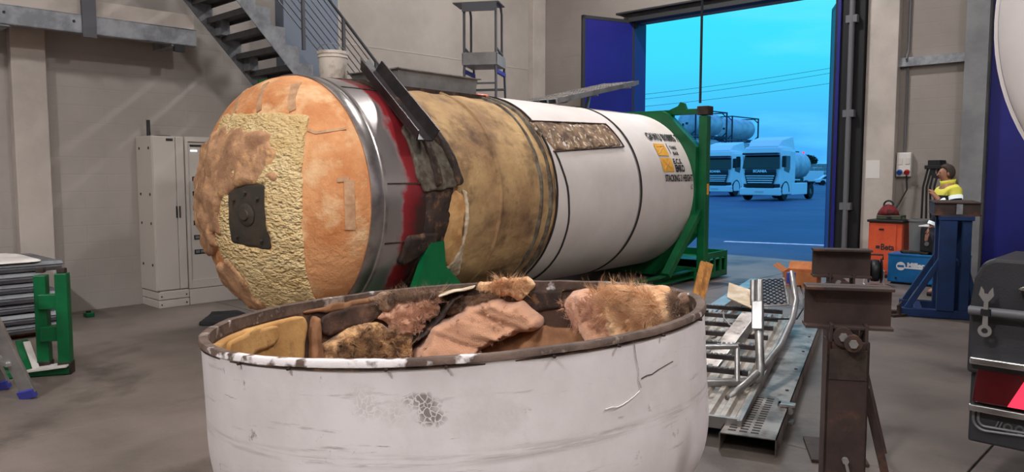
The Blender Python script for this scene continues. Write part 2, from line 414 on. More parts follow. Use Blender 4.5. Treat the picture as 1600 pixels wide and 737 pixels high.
# yard
mat('truck_white', C(235, 236, 238), .35)
mat('truck_glass', C(20, 24, 30), .12, spec=.6)
mat('truck_black', C(26, 28, 32), .5)
mat('truck_grille', C(52, 56, 64), .4, .3)
mat('tyre', C(24, 24, 26), .8)
mat('yard_frame', C(36, 44, 66), .6)
mat('yard_tank', C(205, 208, 212), .45, col2=C(176, 180, 186), scale=1.2)
mat('yard_stone', C(150, 148, 146), .9, col2=C(112, 110, 110), scale=.4, lo=.45, hi=.55, bump=.05, bscale=1.5)
mat('foliage', C(28, 44, 26), .9, col2=C(18, 30, 18), scale=3)
mat('cable_dark', C(30, 32, 46), .6)
mat('lamp_housing', C(120, 120, 122), .5)
mat('lamp_glow', (1, 1, 1, 1), .5, emit=(1, .93, .87, 1), estr=6.0)
# red paint fading into the bare steel of the shell behind the front ring
m, n, l, b = nodes('steel_red')
tc = n.new('ShaderNodeTexCoord'); sp = n.new('ShaderNodeSeparateXYZ'); l.new(tc.outputs['Object'], sp.inputs[0])
nz = n.new('ShaderNodeTexNoise'); nz.inputs['Scale'].default_value = 3.2; nz.inputs['Detail'].default_value = 6; l.new(tc.outputs['Object'], nz.inputs['Vector'])
ma = n.new('ShaderNodeMath'); ma.operation = 'MULTIPLY_ADD'; ma.inputs[1].default_value = .34; l.new(nz.outputs['Fac'], ma.inputs[0]); l.new(sp.outputs['Y'], ma.inputs[2])
rp = n.new('ShaderNodeValToRGB'); rp.color_ramp.elements[0].position = .50; rp.color_ramp.elements[0].color = C(168, 160, 157, 1.2)
rp.color_ramp.elements[1].position = .56; rp.color_ramp.elements[1].color = C(138, 38, 44, 1.1)
e = rp.color_ramp.elements.new(.70); e.color = C(104, 30, 34, 1.1)
e = rp.color_ramp.elements.new(.76); e.color = C(60, 40, 36, 1.1)
l.new(ma.outputs[0], rp.inputs[0]); l.new(rp.outputs[0], b.inputs['Base Color'])
r2 = n.new('ShaderNodeValToRGB'); r2.color_ramp.elements[0].position = .50; r2.color_ramp.elements[0].color = (.8, .8, .8, 1); r2.color_ramp.elements[1].position = .56; r2.color_ramp.elements[1].color = (0, 0, 0, 1)
l.new(ma.outputs[0], r2.inputs[0]); l.new(r2.outputs[0], b.inputs['Metallic'])
mat('sheet_tan', C(176, 152, 122, K), .5, .2, col2=C(196, 180, 158, K), scale=6, lo=.45, hi=.6)
mat('scuff_grey', C(140, 132, 128, K), .6, col2=C(176, 168, 165, K), scale=30, lo=.45, hi=.55)
mat('jacket_two', C(206, 200, 80, 1.3), .85, bump=.004, bscale=16)
m, n, l, b = nodes('jacket_two')   # yellow shoulders, navy below
tc = n.new('ShaderNodeTexCoord'); sp = n.new('ShaderNodeSeparateXYZ'); l.new(tc.outputs['Object'], sp.inputs[0])
gt_ = n.new('ShaderNodeMath'); gt_.operation = 'GREATER_THAN'; gt_.inputs[1].default_value = 1.335; l.new(sp.outputs['Z'], gt_.inputs[0])
mx = n.new('ShaderNodeMix'); mx.data_type = 'RGBA'; l.new(gt_.outputs[0], mx.inputs[0]); mx.inputs[6].default_value = C(30, 32, 42); mx.inputs[7].default_value = C(206, 200, 80, 1.3)
l.new(mx.outputs[2], b.inputs['Base Color'])

# scuffs on the white cover: grey smears along the girth, rubbed spots and one crazed patch
m, n, l, b = nodes('cover_white')
src = b.inputs['Base Color'].links[0].from_socket
tc = n.new('ShaderNodeTexCoord')
def layer(src, colr, scl, sc, a, bb, det=8.0, off=(0, 0, 0), gate=None):
    mp = n.new('ShaderNodeMapping'); mp.inputs['Scale'].default_value = scl; mp.inputs['Location'].default_value = off; l.new(tc.outputs['Object'], mp.inputs[0])
    x = n.new('ShaderNodeTexNoise'); x.inputs['Scale'].default_value = sc; x.inputs['Detail'].default_value = det; x.inputs['Roughness'].default_value = .7; l.new(mp.outputs[0], x.inputs['Vector'])
    r = n.new('ShaderNodeValToRGB'); r.color_ramp.elements[0].position = a; r.color_ramp.elements[1].position = bb; l.new(x.outputs['Fac'], r.inputs[0])
    f = r.outputs['Color']
    if gate:
        mu = n.new('ShaderNodeMath'); mu.operation = 'MULTIPLY'; l.new(f, mu.inputs[0]); l.new(gate, mu.inputs[1]); f = mu.outputs[0]
    q = n.new('ShaderNodeMix'); q.data_type = 'RGBA'; l.new(f, q.inputs[0]); l.new(src, q.inputs[6]); q.inputs[7].default_value = colr; return q.outputs[2]
wn_ = n.new('ShaderNodeTexNoise'); wn_.inputs['Scale'].default_value = 18; l.new(tc.outputs['Object'], wn_.inputs['Vector'])
wv_ = n.new('ShaderNodeVectorMath'); wv_.operation = 'MULTIPLY_ADD'; wv_.inputs[1].default_value = (.06, .06, .06); l.new(wn_.outputs['Color'], wv_.inputs[0]); l.new(tc.outputs['Object'], wv_.inputs[2])
wn2 = n.new('ShaderNodeTexNoise'); wn2.inputs['Scale'].default_value = 11; l.new(tc.outputs['Object'], wn2.inputs['Vector'])
wv2 = n.new('ShaderNodeVectorMath'); wv2.operation = 'MULTIPLY_ADD'; wv2.inputs[1].default_value = (.16, .16, .16); l.new(wn2.outputs['Color'], wv2.inputs[0]); l.new(tc.outputs['Object'], wv2.inputs[2])
wv3 = n.new('ShaderNodeVectorMath'); wv3.operation = 'SUBTRACT'; wv3.inputs[1].default_value = (.08, .08, .08); l.new(wv2.outputs[0], wv3.inputs[0])
def spot(p, rad, soft):             # 1 near a point on the shell
    d = n.new('ShaderNodeVectorMath'); d.operation = 'DISTANCE'; d.inputs[1].default_value = p; l.new(wv3.outputs[0], d.inputs[0])
    r = n.new('ShaderNodeMapRange'); r.inputs['From Min'].default_value = rad; r.inputs['From Max'].default_value = rad - soft; l.new(d.outputs['Value'], r.inputs['Value']); return r.outputs[0]
src = layer(src, C(160, 152, 149, K), (1, 1, 9), 2.2, .60, .70)
src = layer(src, C(190, 182, 180, K), (1, 1, 1), 4.0, .54, .72, off=(8, 3, 2))
src = layer(src, C(122, 114, 110, K), (1, 1, 1), 6.5, .635, .69, off=(3, 1, 2))
src = layer(src, C(112, 104, 101, K), (2.5, 2.5, 26), 1.6, .66, .70, off=(5, 7, 1))
def band_gate(z0, hw):
    sp_ = n.new('ShaderNodeSeparateXYZ'); l.new(tc.outputs['Object'], sp_.inputs[0])
    su = n.new('ShaderNodeMath'); su.operation = 'SUBTRACT'; su.inputs[1].default_value = z0; l.new(sp_.outputs['Z'], su.inputs[0])
    ab = n.new('ShaderNodeMath'); ab.operation = 'ABSOLUTE'; l.new(su.outputs[0], ab.inputs[0])
    r = n.new('ShaderNodeMapRange'); r.inputs['From Min'].default_value = hw; r.inputs['From Max'].default_value = hw * .3; l.new(ab.outputs[0], r.inputs['Value']); return r.outputs[0]
src = layer(src, C(160, 152, 149, K), (1.2, 1.2, 22), 2.0, .46, .66, gate=band_gate(.56, .035), off=(2, 2, 9))
vo = n.new('ShaderNodeTexVoronoi'); vo.feature = 'DISTANCE_TO_EDGE'; vo.inputs['Scale'].default_value = 44; 
l.new(wv_.outputs[0], vo.inputs['Vector'])
vr = n.new('ShaderNodeMapRange'); vr.inputs['From Min'].default_value = .05; vr.inputs['From Max'].default_value = .09; l.new(vo.outputs['Distance'], vr.inputs['Value'])
import_spots = [((-.03, -1.187, .745), .062, .03, C(126, 118, 114, K)), ((-.14, -1.18, .735), .075, .07, C(186, 178, 176, K)), ((-.25, -1.16, .75), .08, .075, C(184, 176, 174, K))]
for pt, rad, soft, colr in import_spots:
    gt_ = spot(pt, rad, soft); mu = n.new('ShaderNodeMath'); mu.operation = 'MULTIPLY'; l.new(vr.outputs[0], mu.inputs[0]); l.new(gt_, mu.inputs[1])
    q = n.new('ShaderNodeMix'); q.data_type = 'RGBA'; l.new(mu.outputs[0], q.inputs[0]); l.new(src, q.inputs[6]); q.inputs[7].default_value = colr; src = q.outputs[2]
l.new(src, b.inputs['Base Color'])

mat('alu_pale', C(190, 182, 172, 1.2), .4, .35, col2=C(150, 140, 130, 1.1), scale=4, lo=.42, hi=.62, bump=.001, bscale=40)

mat('blanket', C(204, 154, 122, 1.2), .98, col2=C(184, 132, 102, 1.15), scale=3, lo=.30, hi=.70, bump=.006, bscale=110, sheen=.4, bdetail=6)
# the rim still carries flaking white paint towards the camera on its left
m, n, l, b = nodes('rim_rust')
src = b.inputs['Base Color'].links[0].from_socket
tc = n.new('ShaderNodeTexCoord'); sp = n.new('ShaderNodeSeparateXYZ'); l.new(tc.outputs['Object'], sp.inputs[0])
mr = n.new('ShaderNodeMapRange'); mr.inputs['From Min'].default_value = .25; mr.inputs['From Max'].default_value = -.35; l.new(sp.outputs['X'], mr.inputs['Value'])
mr2 = n.new('ShaderNodeMapRange'); mr2.inputs['From Min'].default_value = -.55; mr2.inputs['From Max'].default_value = -.95; l.new(sp.outputs['Y'], mr2.inputs['Value'])
mu = n.new('ShaderNodeMath'); mu.operation = 'MULTIPLY'; l.new(mr.outputs[0], mu.inputs[0]); l.new(mr2.outputs[0], mu.inputs[1])
nz = n.new('ShaderNodeTexNoise'); nz.inputs['Scale'].default_value = 9; nz.inputs['Detail'].default_value = 7; l.new(tc.outputs['Object'], nz.inputs['Vector'])
ad = n.new('ShaderNodeMath'); ad.operation = 'MULTIPLY_ADD'; ad.inputs[1].default_value = .24; l.new(mu.outputs[0], ad.inputs[0]); l.new(nz.outputs['Fac'], ad.inputs[2])
rp = n.new('ShaderNodeValToRGB'); rp.color_ramp.elements[0].position = .66; rp.color_ramp.elements[1].position = .72; l.new(ad.outputs[0], rp.inputs[0])
q = n.new('ShaderNodeMix'); q.data_type = 'RGBA'; l.new(rp.outputs[0], q.inputs[0]); l.new(src, q.inputs[6]); q.inputs[7].default_value = C(204, 196, 195, 1.2); l.new(q.outputs[2], b.inputs['Base Color'])
# ================================================================== the hall
UD = 13.6                          # inner face of the door wall
VA, VB = -9.85, -12.0              # the two planes of the stair wall
HT = 8.3
fl = struct(hall(MB().b2((-14, -14, -.30), (12, UD, -.012)).build('floor', 'joint_dark')))
sl = None
slab_me = {}
SV, SUU = 4.333, 4.6
for i in range(6):
    for j in range(6):
        x0, y0 = -14 + i * SV, -14 + j * SUU
        o = MB().b2((x0 + .006, y0 + .006, -.02), (x0 + SV - .006, y0 + SUU - .006, 0)).build('slab', 'concrete_floor', fl, bevel=.006)
yard = struct(hall(MB().b2((-130, UD + .0, -.32), (130, 260, -.02)).build('ground_yard', 'asphalt')))
ramp = struct(hall(MB().add([(-9.6, UD, -.0), (-4.9, UD, -.0), (-4.9, UD + .6, -.02), (-9.6, UD + .6, -.02), (-9.6, UD, -.1), (-4.9, UD, -.1), (-4.9, UD + .6, -.1), (-9.6, UD + .6, -.1)],
    [(0, 1, 2, 3), (4, 7, 6, 5), (0, 4, 5, 1), (1, 5, 6, 2), (2, 6, 7, 3), (3, 7, 4, 0)]).build('threshold', 'concrete_floor')))
p = uvz(gz(1150, 377)); q = uvz(gz(1288, 379))
wl_ = MB(); a = Vector((p[0] - 6, p[1] - .2, 0)); b_ = Vector((q[0] + 6, q[1], 0))
wl_.bar((p[0] - .3, p[1], -.017), (q[0] + 9, q[1] - (p[1] - q[1]) * 2, -.017), .22, .006)
struct(hall(wl_.build('road_marking', 'road_paint')))
struct(hall(MB().b2((VA - .3, -14, 0), (VA, 6.6, HT)).build('wall_left', 'wall_block')))
struct(hall(MB().b2((VB, 6.4, 0), (VA - .3, 6.6, HT)).build('wall_return', 'wall_plaster')))
struct(hall(MB().b2((VB - .3, 6.4, 0), (VB, UD + .3, HT)).build('wall_back', 'wall_plaster')))
DL, DR, DT = -9.33, -5.16, 4.72    # door opening
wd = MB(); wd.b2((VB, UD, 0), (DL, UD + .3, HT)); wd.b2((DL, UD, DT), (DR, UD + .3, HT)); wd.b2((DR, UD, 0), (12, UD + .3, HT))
struct(hall(wd.build('wall_door', 'wall_block_dimmed')))
struct(hall(MB().b2((12, -14, 0), (12.3, UD + .3, HT)).build('wall_right', 'wall_plaster')))
struct(hall(MB().b2((-14, -14.3, 0), (12.3, -14, HT)).build('wall_behind', 'wall_plaster')))
struct(hall(MB().b2((-14, -14.3, HT), (12.3, UD + .3, HT + .2)).build('ceiling', 'ceiling_sheet')))
# columns and ledges
struct(hall(MB().b2((VA, 2.39, 0), (VA + .14, 2.73, HT)).build('trim_1', 'column_paint', bevel=.01)))
struct(hall(MB().b2((VB, UD - .42, 0), (VB + .16, UD, HT)).build('trim_2', 'column_paint', bevel=.01)))
struct(hall(MB().b2((-4.66, UD - .16, 0), (-4.17, UD, HT)).build('trim_3', 'column_paint', bevel=.01)))
g = MB(); g.b2((-4.17, UD - .10, 3.40), (-3.0, UD, 3.47)); g.b2((-4.17, UD - .10, 3.33), (-3.0, UD - .085, 3.40))
struct(hall(g.build('trim_4', 'galvanised')))
g = MB(); g.b2((-3.20, UD - .20, 0), (-2.89, UD - .18, HT)); g.b2((-3.06, UD - .18, 0), (-3.02, UD, HT)); g.b2((-3.20, UD - .02, 0), (-2.89, UD, HT))
struct(hall(g.build('trim_5', 'grey_column')))
# seams of the wall panels seen above the tank
g = MB(); g.b2((VB, 6.6, 3.96), (VB + .006, UD - .42, 3.98)); g.b2((VB, 8.1, 0), (VB + .006, 8.12, HT))
struct(hall(g.build('trim_6', 'column_paint')))
# door frame: dark head track and side guides
g = MB(); g.b2((DL - .05, UD - .26, DT - .02), (DR + .1, UD - .02, DT + .15)); g.b2((DL - .3, UD - .34, DT + .15), (DR + .3, UD - .02, DT + .19))
struct(hall(g.build('trim_7', 'dark_frame', bevel=.008)))
g = MB(); g.b2((DR, UD - .24, 0), (-4.67, UD, 5.6)); struct(hall(g.build('trim_8', 'black_rubber', bevel=.01)))
g = MB(); g.b2((DR + .05, UD - .28, 0), (DR + .11, UD - .24, 5.4)); struct(hall(g.build('trim_9', 'blue_door', bevel=.008)))
g = MB(); g.cyl((-4.86, UD - .30, 0), (-4.86, UD - .30, 7.5), .045, n=14)
for z in (1.0, 2.55, 4.1, 5.6): g.b2((-4.95, UD - .34, z), (-4.77, UD - .22, z + .12))
struct(hall(g.build('trim_10', 'pipe_grey', smooth='auto')))
g = MB(); g.b2((DL - .08, UD - .16, 0), (DL + .02, UD + .32, DT)); struct(hall(g.build('trim_11', 'blue_door', bevel=.008)))
# left leaf stands open into the hall
def leaf(name, hv, hu, ang, w, h, mats, label=None):
    o = bpy.data.objects.new(name, None); COL.objects.link(o); o['kind'] = 'structure'
    o.location = W(hv, hu, 0); o.rotation_euler = (0, 0, HALL + ang)
    MB().b2((-w + .05, -.03, .1), (-.05, .03, h - .06)).build('leaf_panel', mats[0], o, bevel=.006)
    g = MB(); g.b2((-w, -.035, .03), (-w + .06, .035, h)); g.b2((-.06, -.035, .03), (0, .035, h)); g.b2((-w, -.035, h - .07), (0, .035, h)); g.b2((-w, -.035, .03), (0, .035, .12))
    g.build('leaf_frame', mats[1], o, bevel=.006)
    return o
hl = W(DL, UD - .1); pl = gz(917, 28, 4.7)
dv = uvz(pl); ang = math.atan2(-(dv[1] - (UD - .1)), -(dv[0] - DL))
d1 = leaf('door_1', DL, UD - .1, ang, 1.28, 4.75, ('blue_door', 'dark_frame'))
MB().b2((-.02, -.06, 4.6), (.05, .06, 4.75)).build('hinge', 'dark_frame', d1)
d2 = leaf('door_2', DR, UD + .15, R(0) + math.atan2(-1.2, .65), 1.36, 4.7, ('blue_door', 'blue_door'))
d3 = bpy.data.objects.new('door_3', None); COL.objects.link(d3); d3['kind'] = 'structure'; hall(d3)
for k in range(4):
    MB().b2((-2.87 + k * 1.02, UD - .07, .05), (-2.87 + k * 1.02 + 1.0, UD - .01, 4.8)).build('leaf_panel', 'blue_door', d3, bevel=.01)
MB().b2((-2.9, UD - .09, 4.8), (1.25, UD, 4.95)).build('door_head', 'dark_frame', d3)
# ceiling lamps
lamp0 = None
for k, (v, u, dim) in enumerate(LAMP_SPOTS):
    if lamp0 is None:
        o = thing('ceiling_lamp', 'x', 'lamp')
        MB().b2((-.65, -.22, .05), (.65, .22, .16)).build('housing', 'lamp_housing', o, bevel=.02)
        MB().b2((-.6, -.17, .035), (.6, .17, .05)).build('diffuser', 'lamp_glow', o)
        for s in (-1, 1): MB().cyl((s * .5, 0, .16), (s * .5, 0, .27), .008, n=8).build('hanger', 'lamp_housing', o)
        lamp0 = o
    else: o = copy_tree(lamp0)
    o['label'] = 'grey high-bay ceiling lamp, %s in the %s row from the doorway' % (('nearest the stair wall', 'second from the stair wall', 'third from the stair wall', 'farthest from the stair wall')[k % 4], ('fourth', 'third', 'second', 'first')[k // 4]); o['group'] = 'ceiling lamps'
    if dim == 0:
        for ch_ in o.children:
            if ch_.name.startswith('diffuser'): ch_.data = ch_.data.copy(); ch_.data.materials[0] = M['lamp_housing']
    hall(o, v, u, 8.03)

# ------------------------------------------------------------------ steel stair with railing along the left wall
st = thing('steel_staircase', 'galvanised open-riser steel staircase with bar railing above the tank front', 'staircase', W(0, 0, 0), HALL)
VN, VF = -8.6, -9.7
RISE, RUN = .205, .19
U0, Z0 = 5.03, 3.16
k0 = -8; k1 = 14
def zig(v):
    top = []; bot = []
    for k in range(k0, k1):
        u = U0 + k * RUN; z = Z0 - k * RISE
        top += [(u, z + .02), (u + RUN, z + .02)]
    bot = [(U0 + k1 * RUN + .02, Z0 - k1 * RISE - .12), (U0 + k0 * RUN - .12, Z0 - k0 * RISE - .26)]
    g = MB(); n = len(top)
    for k in range(k0, k1):        # one quad-stack for each step keeps the faces simple
        u = U0 + k * RUN; z = Z0 - k * RISE
        zl = lambda uu: Z0 - (uu - U0) / RUN * RISE - .21
        g.add([(v, u, zl(u)), (v, u + RUN, zl(u + RUN)), (v, u + RUN, z + .02), (v, u, z + .02),
               (v + .012, u, zl(u)), (v + .012, u + RUN, zl(u + RUN)), (v + .012, u + RUN, z + .02), (v + .012, u, z + .02)],
              [(0, 1, 2, 3), (7, 6, 5, 4), (0, 4, 5, 1), (1, 5, 6, 2), (2, 6, 7, 3), (3, 7, 4, 0)])
    return g
zig(VN).build('stringer', 'galvanised', st); zig(VF).build('stringer', 'galvanised', st)
tm = None
for k in range(k0, k1):
    u = U0 + k * RUN; z = Z0 - k * RISE
    if tm is None:
        g = MB(); g.b2((VF + .012, -.08, -.02), (VN, RUN, .012)); g.b2((VF + .012, -.08, -.06), (VN, -.065, -.02)); g.b2((VF + .012, RUN - .015, -.06), (VN, RUN, -.02))
        o = g.build('tread', 'tread_steel', st); tm = o.data
    else:
        o = bpy.data.objects.new('tread', tm); COL.objects.link(o); o.parent = st
    o.location = (0, u, z)
for k in range(k0, k1, 2):
    g = MB(); g.b2((VF + .02, U0 + k * RUN + .02, Z0 - k * RISE - .20), (VF + .18, U0 + k * RUN + .14, Z0 - k * RISE - .02))
    g.build('tread_bracket', 'galvanised', st)
def railz(u): return 3.80 - .985 * (u - 5.68)
MB().tube([(VN + .02, u, railz(u)) for u in (3.4, 5.0, 6.6, 7.6)], .022, n=10).build('handrail', 'rail_steel', st, smooth='auto')
for u in (4.35, 5.28, 5.87, 6.38, 7.3):
    MB().b2((VN + .005, u - .02, railz(u) - 1.05), (VN + .035, u + .02, railz(u))).build('baluster', 'rail_steel', st)
for i in range(8):
    dz = .10 + i * .105
    MB().tube([(VN + .02, u, railz(u) - dz) for u in (3.4, 5.5, 7.6)], .007, n=6).build('rail_bar', 'rail_steel', st, smooth='auto')
# blue-grey steel panel behind the railing
struct(hall(MB().b2((VA, 5.62, 0), (VA + .22, 6.50, 6.5)).build('trim_12', 'stair_panel', bevel=.01)))
# mezzanine beam along the wall
bmz = thing('mezzanine_beam', 'long galvanised channel beam fixed across the left wall', 'beam', W(0, 0, 0), HALL)
g = MB(); vb = -9.3
g.b2((vb - .012, -8, 3.14), (vb, 4.25, 3.34)); g.b2((vb - .08, -8, 3.14), (vb, 4.25, 3.15)); g.b2((vb - .08, -8, 3.33), (vb, 4.25, 3.34))
g.build('web', 'galvanised', bmz)
MB().b2((vb - .10, -8, 3.34), (vb - .06, 4.25, 3.52)).build('deck_edge', 'column_paint', bmz)
for u in (-1.8, .2, 2.2, 3.95):
    g = MB(); g.b2((VA, u, 3.12), (vb - .012, u + .10, 3.30)); g.build('bracket', 'galvanised', bmz)
for u in (2.0, 2.25, 2.9): MB().cyl((vb + .001, u, 3.26), (vb + .012, u, 3.26), .014, n=6).build('bolt', 'dark_frame', bmz)
MB().b2((vb - .02, 2.98, 3.10), (vb + .03, 3.12, 3.62)).build('clamp_plate', 'rail_steel', bmz)
MB().b2((vb - .04, 3.98, 3.06), (vb + .02, 4.10, 3.14)).build('foot_plate', 'dark_frame', bmz)
MB().b2((VA, -8, 3.45), (vb - .10, 4.25, 3.49)).build('deck', 'column_paint', bmz)

# ------------------------------------------------------------------ electrical cabinets
def cabinet(u0, u1):
    pass
vf = -9.35
c1 = thing('electrical_cabinet', 'tall pale metal electrical cabinet with two closed doors against the left wall', 'cabinet', W(0, 0, 0), HALL)
MB().b2((VA + .005, 3.70, .20), (vf - .03, 4.075, 2.06)).build('body', 'cabinet_paint', c1, bevel=.008)
MB().b2((vf - .028, 3.705, .21), (vf, 3.968, 2.05)).build('door', 'cabinet_paint', c1, bevel=.006)
d = MB().b2((vf - .028, 3.974, .21), (vf, 4.07, 2.05)).build('door', 'cabinet_paint', c1, bevel=.006)
for y in (3.952, 3.99): MB().b2((vf, y, 1.08), (vf + .012, y + .012, 1.22)).build('handle', 'cabinet_dark', c1)
for z in (.5, 1.0, 1.35, 1.9):
    for x in (-9.75, -9.47): MB().b2((x, 3.692, z), (x + .018, 3.70, z + .03)).build('hinge_pin', 'cabinet_dark', c1)
MB().b2((vf, 3.86, 2.0), (vf + .004, 3.94, 2.03)).build('name_plate', 'cabinet_dark', c1)
g = MB(); g.b2((VA + .005, 3.71, 0), (vf + .01, 4.075, .09)); g.b2((VA + .005, 3.71, .10), (vf + .01, 4.075, .19)); g.b2((VA + .02, 3.73, .0), (vf - .01, 4.07, .2))
g.build('plinth', 'cabinet_paint', c1, bevel=.004)
for z in (.04, .14):
    for y in (3.74, 4.04): MB().cyl((vf + .008, y, z), (vf + .016, y, z), .009, n=8).build('bolt', 'cabinet_dark', c1)
MB().cyl((VA + .15, 3.80, 2.06), (VA + .15, 3.80, 2.26), .022, n=12).build('cable_gland', 'dark_frame', c1, smooth='auto')
MB().b2((VA + .12, 3.85, 2.06), (VA + .3, 4.0, 2.075)).build('top_cover', 'dark_frame', c1)
c2 = thing('breaker_cabinet', 'pale electrical cabinet with rows of circuit breakers partly behind the tank', 'cabinet', W(0, 0, 0), HALL)
MB().b2((VA + .005, 4.085, .20), (vf - .03, 4.85, 2.06)).build('body', 'cabinet_paint', c2, bevel=.008)
g = MB(); g.b2((vf - .03, 4.085, .20), (vf, 4.12, 2.06)); g.b2((vf - .03, 4.81, .2), (vf, 4.85, 2.06)); g.b2((vf - .03, 4.12, 2.0), (vf, 4.81, 2.06)); g.b2((vf - .03, 4.12, .2), (vf, 4.81, .30))
g.build('door_frame', 'cabinet_paint', c2)
MB().b2((vf - .03, 4.12, .30), (vf - .018, 4.81, 2.0)).build('cover_plate', 'cabinet_paint', c2)
MB().b2((VA + .01, 4.085, 0), (vf + .01, 4.85, .19)).build('plinth', 'cabinet_paint', c2, bevel=.004)
MB().b2((vf - .018, 4.15, 1.94), (vf - .012, 4.75, 1.965)).build('vent', 'cabinet_dark', c2)
for i, z in enumerate((.62, .80, .98, 1.16, 1.34, 1.52)):
    s = MB().b2((vf - .018, 4.17, z), (vf - .014, 4.74, z + .055)).build('breaker_row', 'cabinet_dark', c2)
    for k in range(9):
        MB().b2((vf - .014, 4.185 + k * .06, z + .012), (vf - .002, 4.185 + k * .06 + .045, z + .045)).build('breaker', 'breaker_grey', s)
MB().b2((vf - .018, 4.30, 1.64), (vf - .01, 4.48, 1.80)).build('meter', 'cabinet_dark', c2)
MB().b2((vf - .018, 4.16, 1.88), (vf - .01, 4.24, 1.90)).build('indicator_light', 'led_white', c2)

# ------------------------------------------------------------------ mobile platform ladder behind the tank
LX = gY(757, 270, 13.2)
lad = thing('platform_ladder', 'tall grey mobile platform ladder standing behind the tank', 'ladder', (LX.x, LX.y, 0), R(-12))
w = .27
zp, zt = 3.40, 4.40
for s in (-1, 1):
    MB().tube([(s * w, -.28, 0), (s * w, -.28, zt - .02)], .022, n=10).build('front_upright', 'rail_steel', lad, smooth='auto')
    MB().tube([(s * w, .95, 0), (s * w, .34, zp), (s * w, .16, zt - .75), (s * w, .16, zt - .12), (s * w, .08, zt - .02), (s * w, -.28, zt)], .02, n=10).build('rear_rail', 'rail_steel', lad, smooth='auto')
    MB().bar((s * w, -.28, zt - .72), (s * w, .18, zt - .78), .03, .03).build('guard_rail', 'rail_steel', lad)
    MB().bar((s * w, -.28, zp - .1), (s * w, .36, zp - .1), .05, .06).build('side_bracket', 'plastic_blue', lad)
    MB().cyl((s * w - .02, -.28, .06), (s * w + .02, -.28, .06), .06, n=14).build('wheel', 'black_rubber', lad, smooth='auto')
g = MB(); g.b2((-w - .18, -.34, zt), (w + .06, .14, zt + .015)); g.b2((-w - .02, -.35, zt - .14), (w + .02, -.335, zt)); g.build('top_tray', 'rail_steel', lad)
g = MB(); g.b2((-w - .03, -.32, zp), (w + .03, .32, zp + .03)); g.b2((-w - .03, -.32, zp + .03), (w + .03, -.30, zp + .20)); g.b2((-w - .03, -.32, zp + .03), (-w - .01, .32, zp + .18)); g.b2((w + .01, -.32, zp + .03), (w + .03, .32, zp + .18))
g.build('platform', 'trough_grey', lad)
MB().bar((-w, .17, zt - .76), (w, .17, zt - .76), .03, .03).build('guard_rail', 'rail_steel', lad)
for i in range(12):
    t = i / 12.0; y = .95 - .61 * t; z = .2 + (zp - .3) * t
    MB().b2((-w, y - .09, z), (w, y + .03, z + .03)).build('step', 'rail_steel', lad)
for z in (1.2, 2.4, 3.1): MB().bar((-w, -.28, z), (w, -.28, z), .03, .03).build('cross_brace', 'rail_steel', lad)

# wall fittings on the door wall
def wallbox(v0, v1, z0, z1, d): return MB().b2((v0, UD - d, z0), (v1, UD, z1))
sk = thing('wall_socket_box', 'grey wall socket box with blue and red outlets on the right wall', 'socket box', W(0, 0, 0), HALL)
wallbox(-4.15, -3.93, 1.56, 1.95, .09).build('box', 'socket_grey', sk, bevel=.012)
for k, (v, mm) in enumerate(((-4.09, 'socket_blue'), (-3.98, 'socket_red'))):
    s = MB().cyl((v, UD - .09, 1.64), (v, UD - .13, 1.62), .042, n=16).build('outlet', mm, sk, smooth='auto')
    MB().b2((v - .03, UD - .097, 1.76), (v + .03, UD - .09, 1.86)).build('switch_cover', 'cabinet_paint', sk)
cb = MB().tube([(-4.05, UD - .02, 7.8), (-4.05, UD - .02, 3.6), (-4.05, UD - .12, 3.45), (-4.05, UD - .02, 3.28), (-4.05, UD - .02, 1.95)], .016, n=8).build('wall_conduit', 'pipe_grey', None, smooth='auto')
tag(hall(cb), 'thin grey conduit running down the right wall to the socket box', 'conduit')
cb = MB().tube([(-3.98, UD - .12, 1.58), (-3.97, UD - .10, 1.35), (-4.05, UD - .15, 1.15), (-4.12, UD - .22, 1.0), (-4.14, UD - .3, .95)], .012, n=8).build('power_cable', 'hose_black', None, smooth='auto')
tag(hall(cb), 'dark cable hanging from the wall socket box to the orange cabinet', 'cable')
pp = MB().b2((-4.60, UD - .164, 1.53), (-4.38, UD - .16, 1.83)).build('wall_notice', 'paper')
tag(hall(pp), 'plain paper notice pinned to the pale column beside the doorway', 'notice')
# hoses on a hook
hk = thing('hose_hanger', 'black hoses hanging from a dark wall hook above the worker', 'hose hanger', W(0, 0, 0), HALL)
hv, hu, hz_ = uvz(gU(1462, 262, UD - .25))
g = MB(); g.b2((hv - .10, UD - .32, hz_ + .02), (hv + .08, UD, hz_ + .12)); g.b2((hv - .14, UD - .34, hz_ - .02), (hv + .12, UD - .30, hz_ + .04)); g.build('hook_plate', 'black_rubber', hk, bevel=.01)
for k, dx in enumerate((-.10, -.05, 0, .06)):
    pts = [(hv + dx, UD - .28, hz_), (hv + dx - .05, UD - .32, hz_ - .3), (hv + dx - .06 + .02 * k, UD - .30, hz_ - .9), (hv + dx + .02, UD - .26, hz_ - 1.3)]
    MB().tube(pts, .016, n=8).build('hose', 'hose_black', hk, smooth='auto')
MB().lathe([(.05, -.02), (.11, -.02), (.11, .02), (.05, .02), (.05, -.02)], 16, lambda r, a, z: (hv + .05 + r * math.cos(a), UD - .30 + z, hz_ - .06 + r * math.sin(a))).build('hose_ring', 'hose_black', hk, smooth='auto')
# thin pendant cable hanging from the roof in front of the doorway
p = gY(1094, 160, 10.95)
o = MB().tube([(p.x, p.y, 2.60), (p.x, p.y, 5.5), (p.x, p.y, HT - .01)], .018, n=8).build('pendant_cable', 'cable_dark', None, smooth='auto')
tag(o, 'thin dark pole rising from the green frame corner across the doorway', 'pole')
